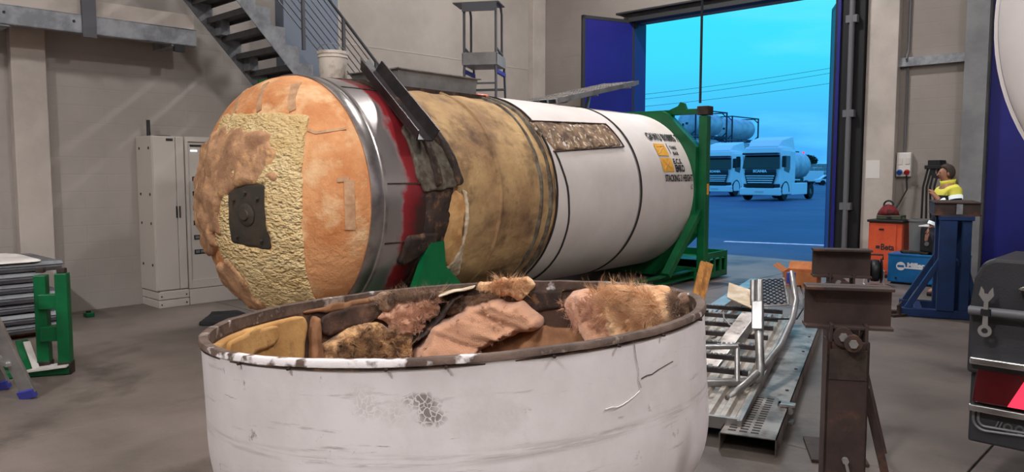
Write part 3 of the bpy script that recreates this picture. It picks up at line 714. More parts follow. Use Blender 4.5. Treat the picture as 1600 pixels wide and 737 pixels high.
# ================================================================== the tank container under repair
TX, TY, TPHI, TZ, TR, TD = -2.103, 7.384, R(39.14), 1.36, 1.173, .70
tank = thing('tank_container', 'long cylindrical tank with stripped foam insulation, white cladding and green end frame', 'tank', (TX, TY, 0), -TPHI)
def cyl(s, a, h=0.0):              # shell coordinates: along, angle in degrees, height above the shell
    r = TR + h; a = R(a); return (r * math.cos(a), s, TZ + r * math.sin(a))
def rev(prof, n=96, wob=None, a0=0, a1=2 * PI):
    def fn(r, a, s):
        rr = r + (wob(s, a) if wob else 0)
        return (rr * math.cos(a), s, TZ + rr * math.sin(a))
    g = MB(); g.lathe(prof, n, fn, a0, a1); return g
def dome(x, z, h=0.0):
    r = math.hypot(x, z); k = min(1.0, .985 * TR / r) if r > 0 else 1.0
    x *= k; z *= k
    y = -TD * math.sqrt(max(0.0, 1 - (x * x + z * z) / TR ** 2))
    nx, ny, nz_ = x / TR ** 2, y / TD ** 2, z / TR ** 2
    L = math.sqrt(nx * nx + ny * ny + nz_ * nz_)
    return (x + nx / L * h, y + ny / L * h, TZ + z + nz_ / L * h)
# front end: foam-covered dome
prof = [(TR * math.cos(t), -TD * math.sin(t)) for t in [PI / 2 * k / 26 for k in range(26)]] + [(.001, -TD)]
rev(prof, 96, lambda s, a: .006 * fbm(math.cos(a) * 3, s * 5, math.sin(a) * 3)).build('foam_end_cap', 'cap_foam', tank, smooth=True, label='orange-brown foam end of the tank')
patch = [(-.36, .79), (.05, .785), (.37, .775), (.735, .755), (.80, .45), (.85, .10), (.82, -.15), (.80, -.42), (.70, -.80), (.62, -1.05), (.15, -1.08), (-.10, -.95), (-.14, -.73), (-.22, -.45), (-.30, 0), (-.36, .4)]
HOLE = [(.06, .09), (.28, .16), (.51, .16), (.52, -.40), (.04, -.36)]
sheet('spray_foam_patch', patch, (.022, .022), dome, 'spray_foam', tank, thick=.022, amp=.012, freq=11, jit=.012, soft=1, seed=3.1, hole=HOLE, label='pale yellow lumpy spray foam')
sheet('torn_wool', [(-.62, .55), (-.33, .66), (-.05, .70), (.20, .66), (.42, .60), (.56, .52), (.63, .40), (.57, .21), (.41, .16), (.05, .10), (-.05, -.1), (-.16, -.30), (-.40, -.50), (-.66, -.5), (-.84, 0), (-.76, .35)], (.022, .022), dome, 'torn_wool', tank, thick=.044, amp=.03, freq=5.5, jit=.09, soft=2, seed=9.2, hole=HOLE, label='torn brown wool layer')
sheet('torn_wool', [(-.42, -.60), (-.1, -.52), (.06, -.66), (.16, -.92), (.1, -1.05), (-.1, -1.02), (-.3, -.9), (-.5, -.72)], (.022, .022), dome, 'torn_wool', tank, thick=.042, amp=.018, freq=6, jit=.06, soft=1, seed=4.2, label='torn brown wool layer')
pl_ = sheet('manhole_plate', [(.06, .09), (.28, .16), (.51, .16), (.52, -.40), (.04, -.36)], (.02, .02), lambda x, z, h: dome(x, z, h + .004), 'plate_rust', tank, thick=.006, amp=.003, freq=4, soft=0, seed=2, label='dark rusted opening plate')
c0 = Vector(dome(.30, -.10, .015)); nn = (Vector(dome(.30, -.10, .2)) - c0).normalized()
for r0, r1, h in ((.10, .07, .015), (.055, .045, .03)):
    g = MB(); g.cyl(c0, c0 + nn * h, r0, r1, n=18); g.build('boss', 'plate_rust', tank, smooth='auto')
for dx, dz in ((-.15, .12), (.14, .14), (.14, -.22), (-.15, -.2), (.0, .19)):
    c1_ = Vector(dome(.30 + dx, -.10 + dz, .015)); MB().cyl(c1_, c1_ + nn * .025, .016, n=6).build('bolt', 'plate_rust', tank)
def strip(pts, w, h=.006, m='cap_strip'):
    g = MB(); P = []; n = len(pts)
    for i, (x, z) in enumerate(pts):
        a = pts[max(i - 1, 0)]; b = pts[min(i + 1, n - 1)]
        dx, dz = b[0] - a[0], b[1] - a[1]; L = math.hypot(dx, dz); px, pz = -dz / L * w / 2, dx / L * w / 2
        P += [dome(x - px, z - pz, -.004), dome(x - px, z - pz, h), dome(x + px, z + pz, h), dome(x + px, z + pz, -.004)]
    F = []
    for i in range(n - 1):
        for k in range(3): F.append((4 * i + k, 4 * i + k + 1, 4 * i + k + 5, 4 * i + k + 4))
    g.add(P, F + [(0, 1, 2, 3), (4 * n - 4, 4 * n - 3, 4 * n - 2, 4 * n - 1)]); return g
strip([(.05, 1.07), (.15, .93), (.24, .80)], .045, .012).build('tape_strip', 'cap_strip', tank, smooth=False)
strip([(.39, 1.05), (.50, .90), (.58, .79)], .05, .012).build('tape_strip', 'cap_strip', tank)
strip([(-.35, 1.04), (-.22, .92), (-.12, .80)], .05, .01).build('tape_strip', 'cap_strip', tank)
strip([(.78, .62), (.84, .595), (.90, .61), (.98, .645)], .022, .014).build('torn_strap', 'cap_strip', tank)
strip([(1.10, .20), (1.115, 0), (1.10, -.22)], .04, .01).build('tape_strip', 'cap_strip', tank)
strip([(1.05, .20), (1.10, .21)], .04, .01).build('tape_strip', 'cap_strip', tank)
# ring and bare steel shell
rev([(TR - .01, -.03), (TR + .012, -.03), (TR + .018, 0.0), (TR + .016, .09), (TR + .008, .10), (TR + .008, .112), (TR + .018, .12), (TR + .02, .15)], 128).build('front_ring', 'steel_band', tank, smooth='auto', label='shiny bare steel ring')
rev([(TR + .01, .15), (TR + .012, .3), (TR + .011, .45), (TR + .013, .6), (TR + .006, .72)], 128, lambda s, a: .004 * fbm(s * 4, math.cos(a) * 5, math.sin(a) * 5)).build('bare_shell', 'steel_red', tank, smooth=True, label='steel shell with red paint remains')
for a in (8, -18, 62): 
    g = MB(); P = []
    for s in (.15, .3, .45, .58): P += [cyl(s, a - .3, .010), cyl(s, a - .3, .020), cyl(s, a + .3, .020), cyl(s, a + .3, .010)]
    F = [(4 * i + k, 4 * i + k + 1, 4 * i + k + 5, 4 * i + k + 4) for i in range(3) for k in range(3)]
    g.add(P, F); g.build('weld_seam', 'rust_dark', tank)
# rusted saddle ring
rev([(TR - .02, .60), (TR + .03, .62), (TR + .034, .70), (TR + .022, .78), (TR + .026, .90), (TR - .01, 1.0)], 128, lambda s, a: .018 * fbm(s * 9, math.cos(a) * 7, math.sin(a) * 7)).build('saddle_ring', 'rust_dark', tank, smooth=True, label='dark rusted saddle ring')
sheet('ring_plate', [(.50, 34), (.62, 38), (.80, 30), (.95, 22), (1.02, 6), (.60, 4), (.52, 10)], (.02, 1.0), cyl, 'rust_grey', tank, thick=.045, amp=.006, freq=8, soft=0, seed=5, scale=(1, .0205), jit=.006)
sheet('ring_strap', [(.66, 30), (.74, 31), (.80, 8), (.72, 6)], (.016, .8), cyl, 'rust_dark', tank, thick=.07, amp=.008, freq=8, soft=0, seed=6, scale=(1, .0205))
sheet('ring_strap', [(.86, 32), (.93, 33), (1.10, 8), (1.02, 6)], (.016, .8), cyl, 'rust_dark', tank, thick=.075, amp=.01, freq=8, soft=0, seed=7, scale=(1, .0205), jit=.01)
sheet('ring_bracket', [(.40, -15), (.80, -14), (.80, -21), (.45, -30), (.36, -28)], (.02, 1.0), cyl, 'rust_dark', tank, thick=.05, amp=.01, freq=8, soft=1, seed=8, scale=(1, .0205))
# old foam
def foamw(s, a): return .016 * fbm(s * 3.1, math.cos(a) * 4, math.sin(a) * 4, 4)
rev([(TR - .04, .92)] + [(TR - .015 + .004 * math.sin(k), .95 + k * .055) for k in range(33)] + [(TR - .04, 2.78)], 128, foamw).build('exposed_foam', 'old_foam', tank, smooth=True, label='weathered yellow-brown foam insulation')
sheet('torn_opening', [(1.02, 5), (.90, -2), (.84, -10), (.92, -22), (1.02, -30), (1.16, -37), (1.20, -28), (1.16, -12), (1.14, 3)], (.018, .9), cyl, 'cut_foam', tank, thick=.014, amp=.01, freq=7, soft=1, seed=11, scale=(1, .0205), jit=.03)
sheet('torn_skin', [(1.12, 5), (1.17, 4), (1.22, -8), (1.215, -20), (1.24, -28), (1.36, -40), (1.28, -43), (1.16, -36), (1.05, -38), (1.15, -31), (1.185, -22), (1.175, -8)], (.011, .55), cyl, 'torn_skin', tank, thick=.03, amp=.01, freq=12, soft=1, seed=12, scale=(1, .0205), jit=.02)
for s0, w_, m_ in ((1.72, .025, 'old_foam'), (2.42, .03, 'rust_grey'), (2.60, .035, 'rust_grey')):
    rev([(TR - .03, s0 - w_), (TR + .006, s0 - w_ * .5), (TR + .010, s0), (TR + .004, s0 + w_ * .6), (TR - .03, s0 + w_)], 128, lambda s, a: .010 * fbm(s * 3.1, math.cos(a) * 6, math.sin(a) * 6, 3)).build('foam_ridge', m_, tank, smooth=True)
# white cladding, rear end
def cladw(s, a): return .004 * fbm(s * 1.1, math.cos(a) * 2, math.sin(a) * 2, 2)
rev([(TR - .03, 2.70), (TR + .012, 2.70), (TR + .014, 2.74)] + [(TR + .012, 2.74 + k * .09) for k in range(1, 21)], 128, cladw).build('cladding_sheet', 'white_clad', tank, smooth='auto')
rev([(TR + .008, 4.56)] + [(TR + .010, 4.60 + k * .09) for k in range(18)] + [(TR - .02, 6.16)], 128, cladw).build('cladding_sheet', 'white_clad', tank, smooth='auto')
rev([(TR + .006, 4.565), (TR + .021, 4.57), (TR + .021, 4.60), (TR + .006, 4.605)], 128).build('cladding_strap', 'strap_black', tank, smooth='auto')
rev([(TR + .0, 2.685), (TR + .018, 2.685), (TR + .018, 2.705), (TR + .0, 2.71)], 128, lambda s, a: .005 * fbm(s * 3, math.cos(a) * 6, math.sin(a) * 6)).build('cladding_edge', 'strap_black', tank, smooth='auto')
pts = [cyl(2.78 + .24 * math.sin((25 - a) / 95 * PI * .62) + .01 * fbm(a * .1, 0), a, .02) for a in range(25, -75, -5)]
MB().tube(pts, .012, n=8).build('loose_strap', 'strap_black', tank, smooth='auto')
pts = [cyl(4.92 - .32 * ((75 - a) / 60.0), a, .016) for a in range(75, 10, -5)]
rev([(TR, 6.15)] + [(TR * math.cos(t), 6.16 + .62 * math.sin(t)) for t in [PI / 2 * k / 18 for k in range(18)]] + [(.001, 6.78)], 96).build('rear_end_cap', 'white_clad', tank, smooth=True)
sheet('peeled_panel', [(2.62, 45), (2.75, 46.5), (4.30, 48.5), (4.36, 31), (2.80, 25.5), (2.70, 33)], (.03, 1.2), cyl, 'peeled_rust', tank, thick=.020, amp=.010, freq=7, soft=0, seed=14, scale=(1, .0205), jit=.012, label='rusty panel where the cladding has peeled')
for a, b in (((2.62, 45.5), (4.32, 49)), ((2.75, 25), (4.38, 30.2)), ((4.32, 49), (4.38, 30.2))):
    pts = [cyl(a[0] + (b[0] - a[0]) * t / 8, a[1] + (b[1] - a[1]) * t / 8, .024) for t in range(9)]
    MB().tube(pts, .010, n=6).build('panel_edge', 'rust_dark', tank, smooth='auto')
# markings
def cyltext(name, body, s0, a0, hgt, width, bold=0.004, mm='lettering_black'):
    dg = 180 / PI / TR
    return lettering(name, body, hgt * 1.38, lambda x, y: cyl(s0 + x, a0 + y * dg, .0185), mm, tank, width=width, bold=bold)
cyltext('lettering', 'GAWU 818805 7', 5.20, 37.6, .13, .93, .006)
for s_, a_, w_ in ((5.20, 43.4, 1.0), (6.06, 37.4, .2)):
    MB().add([cyl(s_ + w_ * k / 6, a_ - .12 + .24 * j, .0185) for k in range(7) for j in (0, 1)], [(2 * k, 2 * k + 1, 2 * k + 3, 2 * k + 2) for k in range(6)]).build('marking_line', 'lettering_black', tank)
def decal(s0, s1, a0, a1, h=.018):
    g = MB(); n = 6; P = []
    for k in range(n + 1):
        a = a0 + (a1 - a0) * k / n; P += [cyl(s0, a, h), cyl(s1, a, h)]
    g.add(P, [(2 * k, 2 * k + 1, 2 * k + 3, 2 * k + 2) for k in range(n)]); return g
for s0, s1, a0, a1, mk in ((5.24, 5.55, 25.0, 34.4, 0), (5.25, 5.57, 13.6, 23.2, 1)):
    lb = decal(s0, s1, a0, a1).build('orange_label', 'label_orange', tank)
    g = MB()
    for (p0, p1) in (((.1, .15), (.9, .85)), ((.15, .72), (.85, .78))) if mk == 0 else (((.2, .2), (.8, .8)), ((.2, .8), (.8, .2))):
        g.tube([cyl(s0 + (s1 - s0) * (p0[0] + (p1[0] - p0[0]) * t), a0 + (a1 - a0) * (p0[1] + (p1[1] - p0[1]) * t), .019) for t in (0, .5, 1)], .004, n=5)
    g.build('label_symbol', 'cap_strip', lb)
cyltext('lettering', '1', 5.60, 27.2, .17, .035, .004)
cyltext('lettering', 'TARE', 5.68, 30.6, .05, .20, .003)
cyltext('lettering', 'BAR', 5.70, 26.0, .05, .17, .003)
cyltext('lettering', 'E.C.S.', 5.61, 19.3, .075, .26, .004)
cyltext('lettering', 'EMKO', 5.62, 13.6, .10, .28, .007)
cyltext('lettering', 'STACKING 3 HEIGHT', 5.27, 6.9, .095, .84, .004)
cyltext('lettering', '6 2', 6.02, 1.2, .07, .06, .002)
# green rear frame
FY = 6.30
fx, ft = 1.26, 2.60
for s in (-1, 1):
    MB().b2((s * fx - .065, FY - .07, .16), (s * fx + .065, FY + .07, ft - .14)).build('corner_post', 'frame_green', tank, bevel=.012)
    for z in (0, ft - .13): MB().b2((s * fx - .09, FY - .09, z), (s * fx + .09, FY + .09, z + .13)).build('corner_casting', 'casting_rust' if z else 'frame_green', tank, bevel=.01)
MB().b2((-fx + .06, FY - .05, ft - .11), (fx - .06, FY + .05, ft - .03)).build('top_beam', 'frame_green', tank, bevel=.008)
g = MB(); g.add([(.70, FY - .05, ft - .03), (.98, FY - .05, ft - .03), (.94, FY - .05, ft + .06), (.88, FY - .05, ft + .08), (.84, FY - .05, ft + .02),
                 (.70, FY + .01, ft - .03), (.98, FY + .01, ft - .03), (.94, FY + .01, ft + .06), (.88, FY + .01, ft + .08), (.84, FY + .01, ft + .02)],
                [(0, 1, 2, 3, 4), (9, 8, 7, 6, 5), (0, 5, 6, 1), (1, 6, 7, 2), (2, 7, 8, 3), (3, 8, 9, 4), (4, 9, 5, 0)])
g.build('lifting_lug', 'frame_green', tank)
MB().b2((-fx + .06, FY - .06, .03), (fx - .06, FY + .06, .20)).build('bottom_beam', 'frame_green', tank, bevel=.008)
# collar plate between the shell and the posts: octagon outside, circle inside
g = MB(); n = 96; P = []
for k in range(n):
    a = 2 * PI * (k + .5) / n; ca, sa = math.cos(a), math.sin(a)
    ro = min((fx - .06) / max(abs(ca), 1e-6), (1.30 if sa < 0 else ft - .05 - TZ) / max(abs(sa), 1e-6), 1.315 / max(abs(ca) * .707 + abs(sa) * .707, 1e-6))
    ri = TR - .05
    ro = max(ro, TR + .035)
    for y in (FY - .16, FY + .02):
        P += [(ri * ca, y, TZ + ri * sa), (ro * ca, y, TZ + ro * sa)]
F = []
for k in range(n):
    a = 4 * k; b = 4 * ((k + 1) % n)
    F += [(a, a + 1, b + 1, b), (a + 2, b + 2, b + 3, a + 3), (a + 1, a + 3, b + 3, b + 1), (a, b, b + 2, a + 2)]
g.add(P, F); g.build('collar', 'frame_green', tank)
# diagonal brace down to the side rail, side rails, rear step box
for s in (-1, 1):
    MB().bar((s * 1.21, FY - .05, 1.05), (s * 1.16, FY - .95, .17), .12, .10).build('diagonal_brace', 'frame_green', tank, bevel=.008)
    r_ = MB(); r_.b2((s * 1.05, 1.0, .05), (s * 1.17, FY - .05, .07)); r_.b2((s * 1.05, 1.0, .15), (s * 1.17, FY - .05, .17)); r_.b2((s * 1.05, 1.0, .05), (s * 1.07, FY - .05, .17))
    r_.build('side_rail', 'frame_green', tank)
g = MB(); bx0, bx1, by0, by1 = -1.2, 1.33, FY + .06, 7.05
g.b2((bx0, by0, .30), (bx1, by1, .31)); g.b2((bx0, by0, .03), (bx1, by1, .05)); g.b2((bx0, by1 - .02, .03), (bx1, by1, .42)); g.b2((bx1 - .02, by0, .33), (bx1, by1, .42)); g.b2((bx1 - .02, by0, .03), (bx1, by1, .12))
for y in (by0 + .02, by0 + .22, by0 + .44, by1 - .06): g.b2((bx1 - .03, y, .10), (bx1, y + .05, .36))
g.build('rear_box', 'frame_green', tank, bevel=.004)
MB().b2((fx + .066, FY - .03, 1.30), (fx + .07, FY + .03, 1.46)).build('frame_label', 'label_orange', tank)
# green front saddle leg with gussets
g = MB(); g.prism([(.46, .15), (.46, .50), (.70, .97), (.88, .97), (.90, .73), (1.16, .50), (1.3, .36), (1.3, .15)], .07, lambda a, b, t: (1.09 + t, a, b)); g.build('saddle_leg', 'frame_green', tank)
MB().b2((.98, .66, .85), (1.12, .92, .99)).build('saddle_cap', 'casting_rust', tank, bevel=.01)
MB().b2((-1.2, .55, 0), (1.2, 1.25, .15)).build('saddle_beam', 'frame_green', tank, bevel=.01)
g = MB(); g.prism([(.46, .15), (.46, .50), (.70, .97), (.88, .97), (.90, .73), (1.16, .50), (1.16, .15)], .07, lambda a, b, t: (-1.16 + t, a, b)); g.build('saddle_leg', 'frame_green', tank)
g = MB(); g.prism([(-1.1, .1), (1.1, .1), (.9, .55), (.5, .32), (0, .2), (-.5, .32), (-.9, .55)], .10, lambda a, b, t: (a, .85 + t, b)); g.build('saddle_web', 'rust_dark', tank)
# spill trough on the crown
g = MB(); tx0, tx1, ty0, ty1, tz0, tz1 = -.5, .22, 1.18, 2.38, 2.50, 2.70
def ring_box(g, x0, x1, y0, y1, z0, z1, f=.06):
    P = [(x0, y0, z0), (x1, y0, z0), (x1, y1, z0), (x0, y1, z0), (x0 - f, y0 - f, z1), (x1 + f, y0 - f, z1), (x1 + f, y1 + f, z1), (x0 - f, y1 + f, z1)]
    t = .02
    Q = [(x0 + t, y0 + t, z0 + t), (x1 - t, y0 + t, z0 + t), (x1 - t, y1 - t, z0 + t), (x0 + t, y1 - t, z0 + t), (x0 - f + t, y0 - f + t, z1), (x1 + f - t, y0 - f + t, z1), (x1 + f - t, y1 + f - t, z1), (x0 - f + t, y1 + f - t, z1)]
    F = [(0, 1, 5, 4), (1, 2, 6, 5), (2, 3, 7, 6), (3, 0, 4, 7), (3, 2, 1, 0)]
    F += [(8, 12, 13, 9), (9, 13, 14, 10), (10, 14, 15, 11), (11, 15, 12, 8), (8, 9, 10, 11)]
    F += [(4, 5, 13, 12), (5, 6, 14, 13), (6, 7, 15, 14), (7, 4, 12, 15)]
    g.add(P + Q, F)
ring_box(g, tx0, tx1, ty0, ty1, tz0, tz1, .02)
g.build('spill_trough', 'trough_grey', tank)
g = MB(); g.b2((tx0 - .05, ty0 - .05, tz1), (tx1 + .05, ty0 - .01, tz1 + .012)); g.b2((tx1 + .01, ty0 - .05, tz1), (tx1 + .05, ty1 + .05, tz1 + .012)); g.b2((tx0 - .05, ty1 + .01, tz1), (tx1 + .05, ty1 + .05, tz1 + .012)); g.b2((tx0 - .05, ty0 - .05, tz1), (tx0 - .01, ty1 + .05, tz1 + .012))
g.build('trough_lip', 'trough_grey', tank)
MB().b2((-.6, .75, 2.45), (.3, ty1 + .1, 2.52)).build('trough_base', 'rust_dark', tank)

def tl(x, y, z): c, s = math.cos(TPHI), math.sin(TPHI); return Vector((TX + x * c + y * s, TY - x * s + y * c, z))
# dark channel profile lying across the shell
ch = thing('steel_channel', 'bent dark steel channel profile lying across the top of the tank', 'steel profile', tl(0, 0, 0), -TPHI)
a0, a1 = R(79), R(24); r_ = 1.345
P0 = Vector((1.35 * math.cos(a0), .76, TZ + 1.35 * math.sin(a0))); P1 = Vector((1.44 * math.cos(a1), .50, TZ + 1.44 * math.sin(a1)))
d = (P1 - P0).normalized(); side = Vector((0, 1, 0)); up_ = side.cross(d).normalized()
if up_.x + up_.z < 0: up_ = -up_
def chp(t, a, b): return P0 + d * t + side * a + up_ * b
L = (P1 - P0).length
for nm, poly in (('web', [(-.10, -.05), (.11, -.05), (.11, -.035), (-.10, -.035)]), ('flange', [(.095, -.035), (.11, -.035), (.135, .075), (.12, .075)]), ('flange', [(-.10, -.035), (-.085, -.035), (-.115, .055), (-.13, .055)])):
    g = MB(); n = len(poly); k = 14; Pp = []
    for i in range(k + 1):
        t = L * i / k; wv = .004 * fbm(i * .4, 3)
        Pp += [chp(t, a + wv * .5, b + wv) for a, b in poly]
    F = [(i * n + j, i * n + (j + 1) % n, (i + 1) * n + (j + 1) % n, (i + 1) * n + j) for i in range(k) for j in range(n)] + [tuple(range(n)), tuple(range(k * n, k * n + n))]
    g.add(Pp, F); g.build(nm, 'dark_steel', ch)
g = MB(); g.add([chp(0, -.10, -.04), chp(0, .11, -.04), chp(-.14, .06, .02), chp(-.10, .0, -.02), chp(-.15, -.06, .03)], [(0, 1, 2), (0, 2, 3), (0, 3, 4)]); g.build('torn_end', 'dark_steel', ch)
# walkway grating sticking up from the crown
wk = thing('tank_walkway', 'perforated aluminium walkway panel propped up on top of the tank', 'walkway panel', tl(0, 0, 0), -TPHI)
A0 = Vector((.0, 3.9, 2.555)); A1 = Vector((-.02, 6.0, 2.975))
dd = (A1 - A0).normalized(); sx = Vector((1, 0, 0)); nn = sx.cross(dd).normalized()
if nn.z < 0: nn = -nn
LL = (A1 - A0).length
def wkp(a, t, h): return A0 + sx * a + dd * t + nn * h
for a in (-.22, -.074, .074, .22):
    g = MB()
    def pz(a_, t0, t1, h0, h1, w):
        P = [wkp(a_ + i * w, t, h) for h in (h0, h1) for i, t in ((-1, t0), (1, t0), (1, t1), (-1, t1))]
        g.add(P, [(3, 2, 1, 0), (4, 5, 6, 7), (0, 1, 5, 4), (1, 2, 6, 5), (2, 3, 7, 6), (3, 0, 4, 7)])
    pz(a, 0, LL, .03, .036, .068); pz(a - .066, 0, LL, -.03, .03, .003); pz(a + .066, 0, LL, -.03, .03, .003)
    o = g.build('plank', 'alu', wk)
    g = MB()
    for k in range(26):
        t = .06 + k * (LL - .12) / 25
        for s in (-.03, .03): pz(a + s, t, t + .035, .036, .0405, .018)
    g.build('grip_row', 'alu_worn', o)
g = MB()
for t in (.25, 1.0, LL - .2): pz(0, t, t + .04, -.05, -.03, .29)
g.build('cross_bar', 'alu', wk)
g = MB(); pz(-.30, 0, LL + .05, -.02, .04, .006); pz(.30, 0, LL + .05, -.02, .04, .006); g.build('edge_rail', 'alu', wk)
g = MB(); g.bar((.1, 4.9, 2.53), tuple(wkp(.1, 1.1, -.04)), .04, .04); g.build('prop', 'alu', wk)
# white bucket on the crown, green tray under it
bk = thing('white_bucket', 'dirty white plastic bucket standing on top of the tank front', 'bucket', tl(-.22, .68, 2.58), 0)
g = MB(); g.lathe([(.001, 0), (.13, 0), (.135, .01), (.150, .25), (.158, .25), (.158, .28), (.150, .28), (.135, .02), (.001, .02)], 28); g.build('pail', 'bucket_white', bk, smooth='auto')
MB().tube([(.155 * math.cos(a), .155 * math.sin(a), .25 - .09 * math.sin(a)) for a in [PI * k / 14 + PI for k in range(0, 15)]], .004, n=6).build('handle', 'galvanised', bk, smooth='auto')
MB().lathe([(.150, .21), (.156, .215), (.156, .225), (.151, .23)], 28).build('rim_band', 'bucket_white', bk, smooth='auto')
gt = thing('green_tray', 'flat green steel plate lying on the tank crown beside the bucket', 'plate', tl(-.35, .52, 2.50), -TPHI)
MB().b2((-.45, -.35, .0), (.25, .25, .02)).build('plate', 'frame_green', gt)
g = MB(); g.b2((-.45, -.35, .02), (.25, -.33, .07)); g.b2((-.45, -.35, .02), (-.43, .25, .07)); g.build('lip', 'frame_green', gt)
MB().b2((.05, -.2, .02), (.22, .1, .05)).build('pad', 'dark_steel', gt)
# small orange thing on the crown by the trough
sm = thing('orange_cloth', 'small folded orange cloth lying behind the trough on the tank', 'cloth', tl(.05, 2.62, 2.53), -TPHI)
sheet('cloth', [(-.08, -.1), (.1, -.12), (.12, .08), (-.1, .1)], (.02, .02), lambda x, y, h: (x, y, h), 'cabinet_orange', sm, thick=.03, amp=.012, freq=9, soft=1)
# sheet of dark liner on the floor under the tank front
ln = sheet('liner_scrap', [(-.1, -.7), (.35, -.65), (.3, -.2), (.0, .2), (-.25, .1)], (.03, .03), lambda x, y, h: (x, y, h + .25 * max(0, x) ** 2), 'black_rubber', None, thick=.012, amp=.012, freq=4, soft=0, base=.002)
pp = gz(352, 498); ln.location = (pp.x - .05, pp.y + .3, .0); tag(ln, 'scrap of black liner curling up on the floor below the tank front', 'liner scrap')
# ================================================================== the cut-off tank end lying open in the foreground
CR, CH = 1.187, .905
cn = Vector((math.sin(-.058), -math.sin(-.035), 1)).normalized(); ca_ = (Vector((1, 0, 0)) - cn * cn.x).normalized(); cbv = cn.cross(ca_)
cc = Vector((-.269, 3.774, .939))
cov = thing('tank_end_cover', 'large white dished tank end lying open side up in the foreground, full of torn insulation', 'tank cover')
cov.location = cc - cn * CH; cov.rotation_euler = Matrix((ca_, cbv, cn)).transposed().to_euler()
def crad(t):                       # radius at depth t under the rim
    if t < .36: return CR
    k = min(1.0, (t - .36) / (CH - .36)); return CR * max(0.0, 1 - k ** 3.6) ** (1 / 4.2)
ts = [.0, .03, .06, .12, .2, .28, .36] + [.36 + (CH - .36) * (1 - (1 - k / 22) ** 1.8) for k in range(1, 22)] + [CH - 1e-4]
prof = [(crad(t), CH - t) for t in ts] + [(.001, CH - CH)]
def dent(r, a, z):
    k = .006 * fbm(math.cos(a) * 2.2, math.sin(a) * 2.2, z * 2.5, 2) * (1 if r > .3 else 0)
    rr = r + k; return (rr * math.cos(a), rr * math.sin(a), z)
MB().lathe(prof, 160, dent).build('shell', 'cover_white', cov, smooth=True, label='scuffed white outer shell')
prof = [(crad(t) - .03 if t < CH - .05 else max(crad(t) - .03, .001), CH - t + (.0 if t < .4 else .03 * (t - .4) / .5)) for t in ts] + [(.001, .03)]
MB().lathe(prof, 120).build('inner_lining', 'rim_inner', cov, smooth=True, label='dark rusty inside')
# rolled rim band
def rimw(r, a, z):
    k = .0035 * fbm(math.cos(a) * 9, math.sin(a) * 9, z * 9, 2); return ((r + k) * math.cos(a), (r + k) * math.sin(a), z + k)
MB().lathe([(CR - .032, CH - .05), (CR - .034, CH + .006), (CR - .02, CH + .012), (CR + .004, CH + .010), (CR + .009, CH + .004), (CR + .010, CH - .014), (CR + .002, CH - .018)], 160, rimw).build('rim_band', 'rim_rust', cov, smooth='auto', label='rusty rim band with paint flakes')
MB().lathe([(CR + .001, CH - .018), (CR + .005, CH - .020), (CR + .005, CH - .025), (CR + .001, CH - .027)], 160, rimw).build('rim_groove', 'rust_dark', cov, smooth='auto')
for k in range(9):
    a = R(-128 + k * 14.5 + random.uniform(-4, 4)); MB().cyl((CR * math.cos(a), CR * math.sin(a), CH - .022), ((CR + .018) * math.cos(a), (CR + .018) * math.sin(a), CH - .022), .006, n=8).build('rivet', 'rust_dark', cov)
# overlapping edge of the shell sheet with a crack (front right)
def outw(a, t, h): r = crad(t) + .002 + h; a = R(a); return (r * math.cos(a), r * math.sin(a), CH - t)
def seamline(nm, pts, r, mm):
    MB().tube([outw(a_, t_, .0005) for a_, t_ in pts], r, n=5).build(nm, mm, cov)
seamline('shell_seam', [(-52.4, .03), (-52.2, .08), (-51.6, .13), (-51.8, .17), (-51.2, .20)], .0016, 'scuff_grey')
seamline('crack', [(-60, .246), (-58.5, .243), (-57.5, .249), (-56, .244), (-55, .238), (-53.2, .225), (-51.6, .21)], .0022, 'cover_white')
seamline('crack', [(-51, .166), (-49.5, .160), (-48, .162), (-46, .152), (-43.5, .145), (-41, .140)], .0018, 'rust_dark')
# scuff marks where paint has worn off
def scuff(a, t, w, h, sd, mm='scuff_grey', jit=.03):
    poly = [(a + w / 2 * math.cos(x) / .0207, t + h / 2 * math.sin(x)) for x in [2 * PI * k / 14 for k in range(14)]]
    return sheet('scuff_mark', poly, (.22, .0045), lambda u, v, hh: outw(u, v, hh), mm, cov, thick=.0016, amp=0, soft=0, seed=sd, scale=(.0207, 1), jit=jit, base=-.001)
def inw(a, t, h):                  # inside surface: angle, depth, towards the axis
    r = crad(max(t, 0)) - .034 - h; a = R(a); return (r * math.cos(a), r * math.sin(a), CH - t)
S = (.020, 1)
st_ = (.9, .018)
# yellow foam panels on the left inside
sheet('foam_panel', [(196, .05), (196, .34), (166, .36), (160, .40), (149, .42), (145.5, .13), (146, .055), (160, .06), (180, .06)], st_, inw, 'foam_panel', cov, thick=.03, amp=.004, freq=5, soft=0, seed=31, scale=S, jit=.006)
sheet('foam_panel', [(158, .08), (158, .17), (172, .20), (186, .16), (186, .07), (170, .065)], st_, inw, 'foam_panel', cov, thick=.05, amp=.004, freq=5, soft=0, seed=32, scale=S, jit=.006)
sheet('foam_panel', [(240, .06), (240, .4), (199, .4), (199, .06)], (1.5, .03), inw, 'foam_panel', cov, thick=.03, amp=.004, freq=5, soft=0, seed=33, scale=S)
sheet('lining_rib', [(143.2, .07), (141.2, .07), (140.5, .46), (145, .46), (144, .2)], (.5, .018), inw, 'plate_brown', cov, thick=.06, amp=.012, freq=9, soft=1, seed=34, scale=S, jit=.01)
sheet('lining_strip', [(139.5, .10), (136, .075), (119, .05), (117, .15), (137, .205), (140, .19)], st_, inw, 'rim_inner', cov, thick=.02, amp=.006, freq=7, soft=0, seed=35, scale=S, jit=.012)
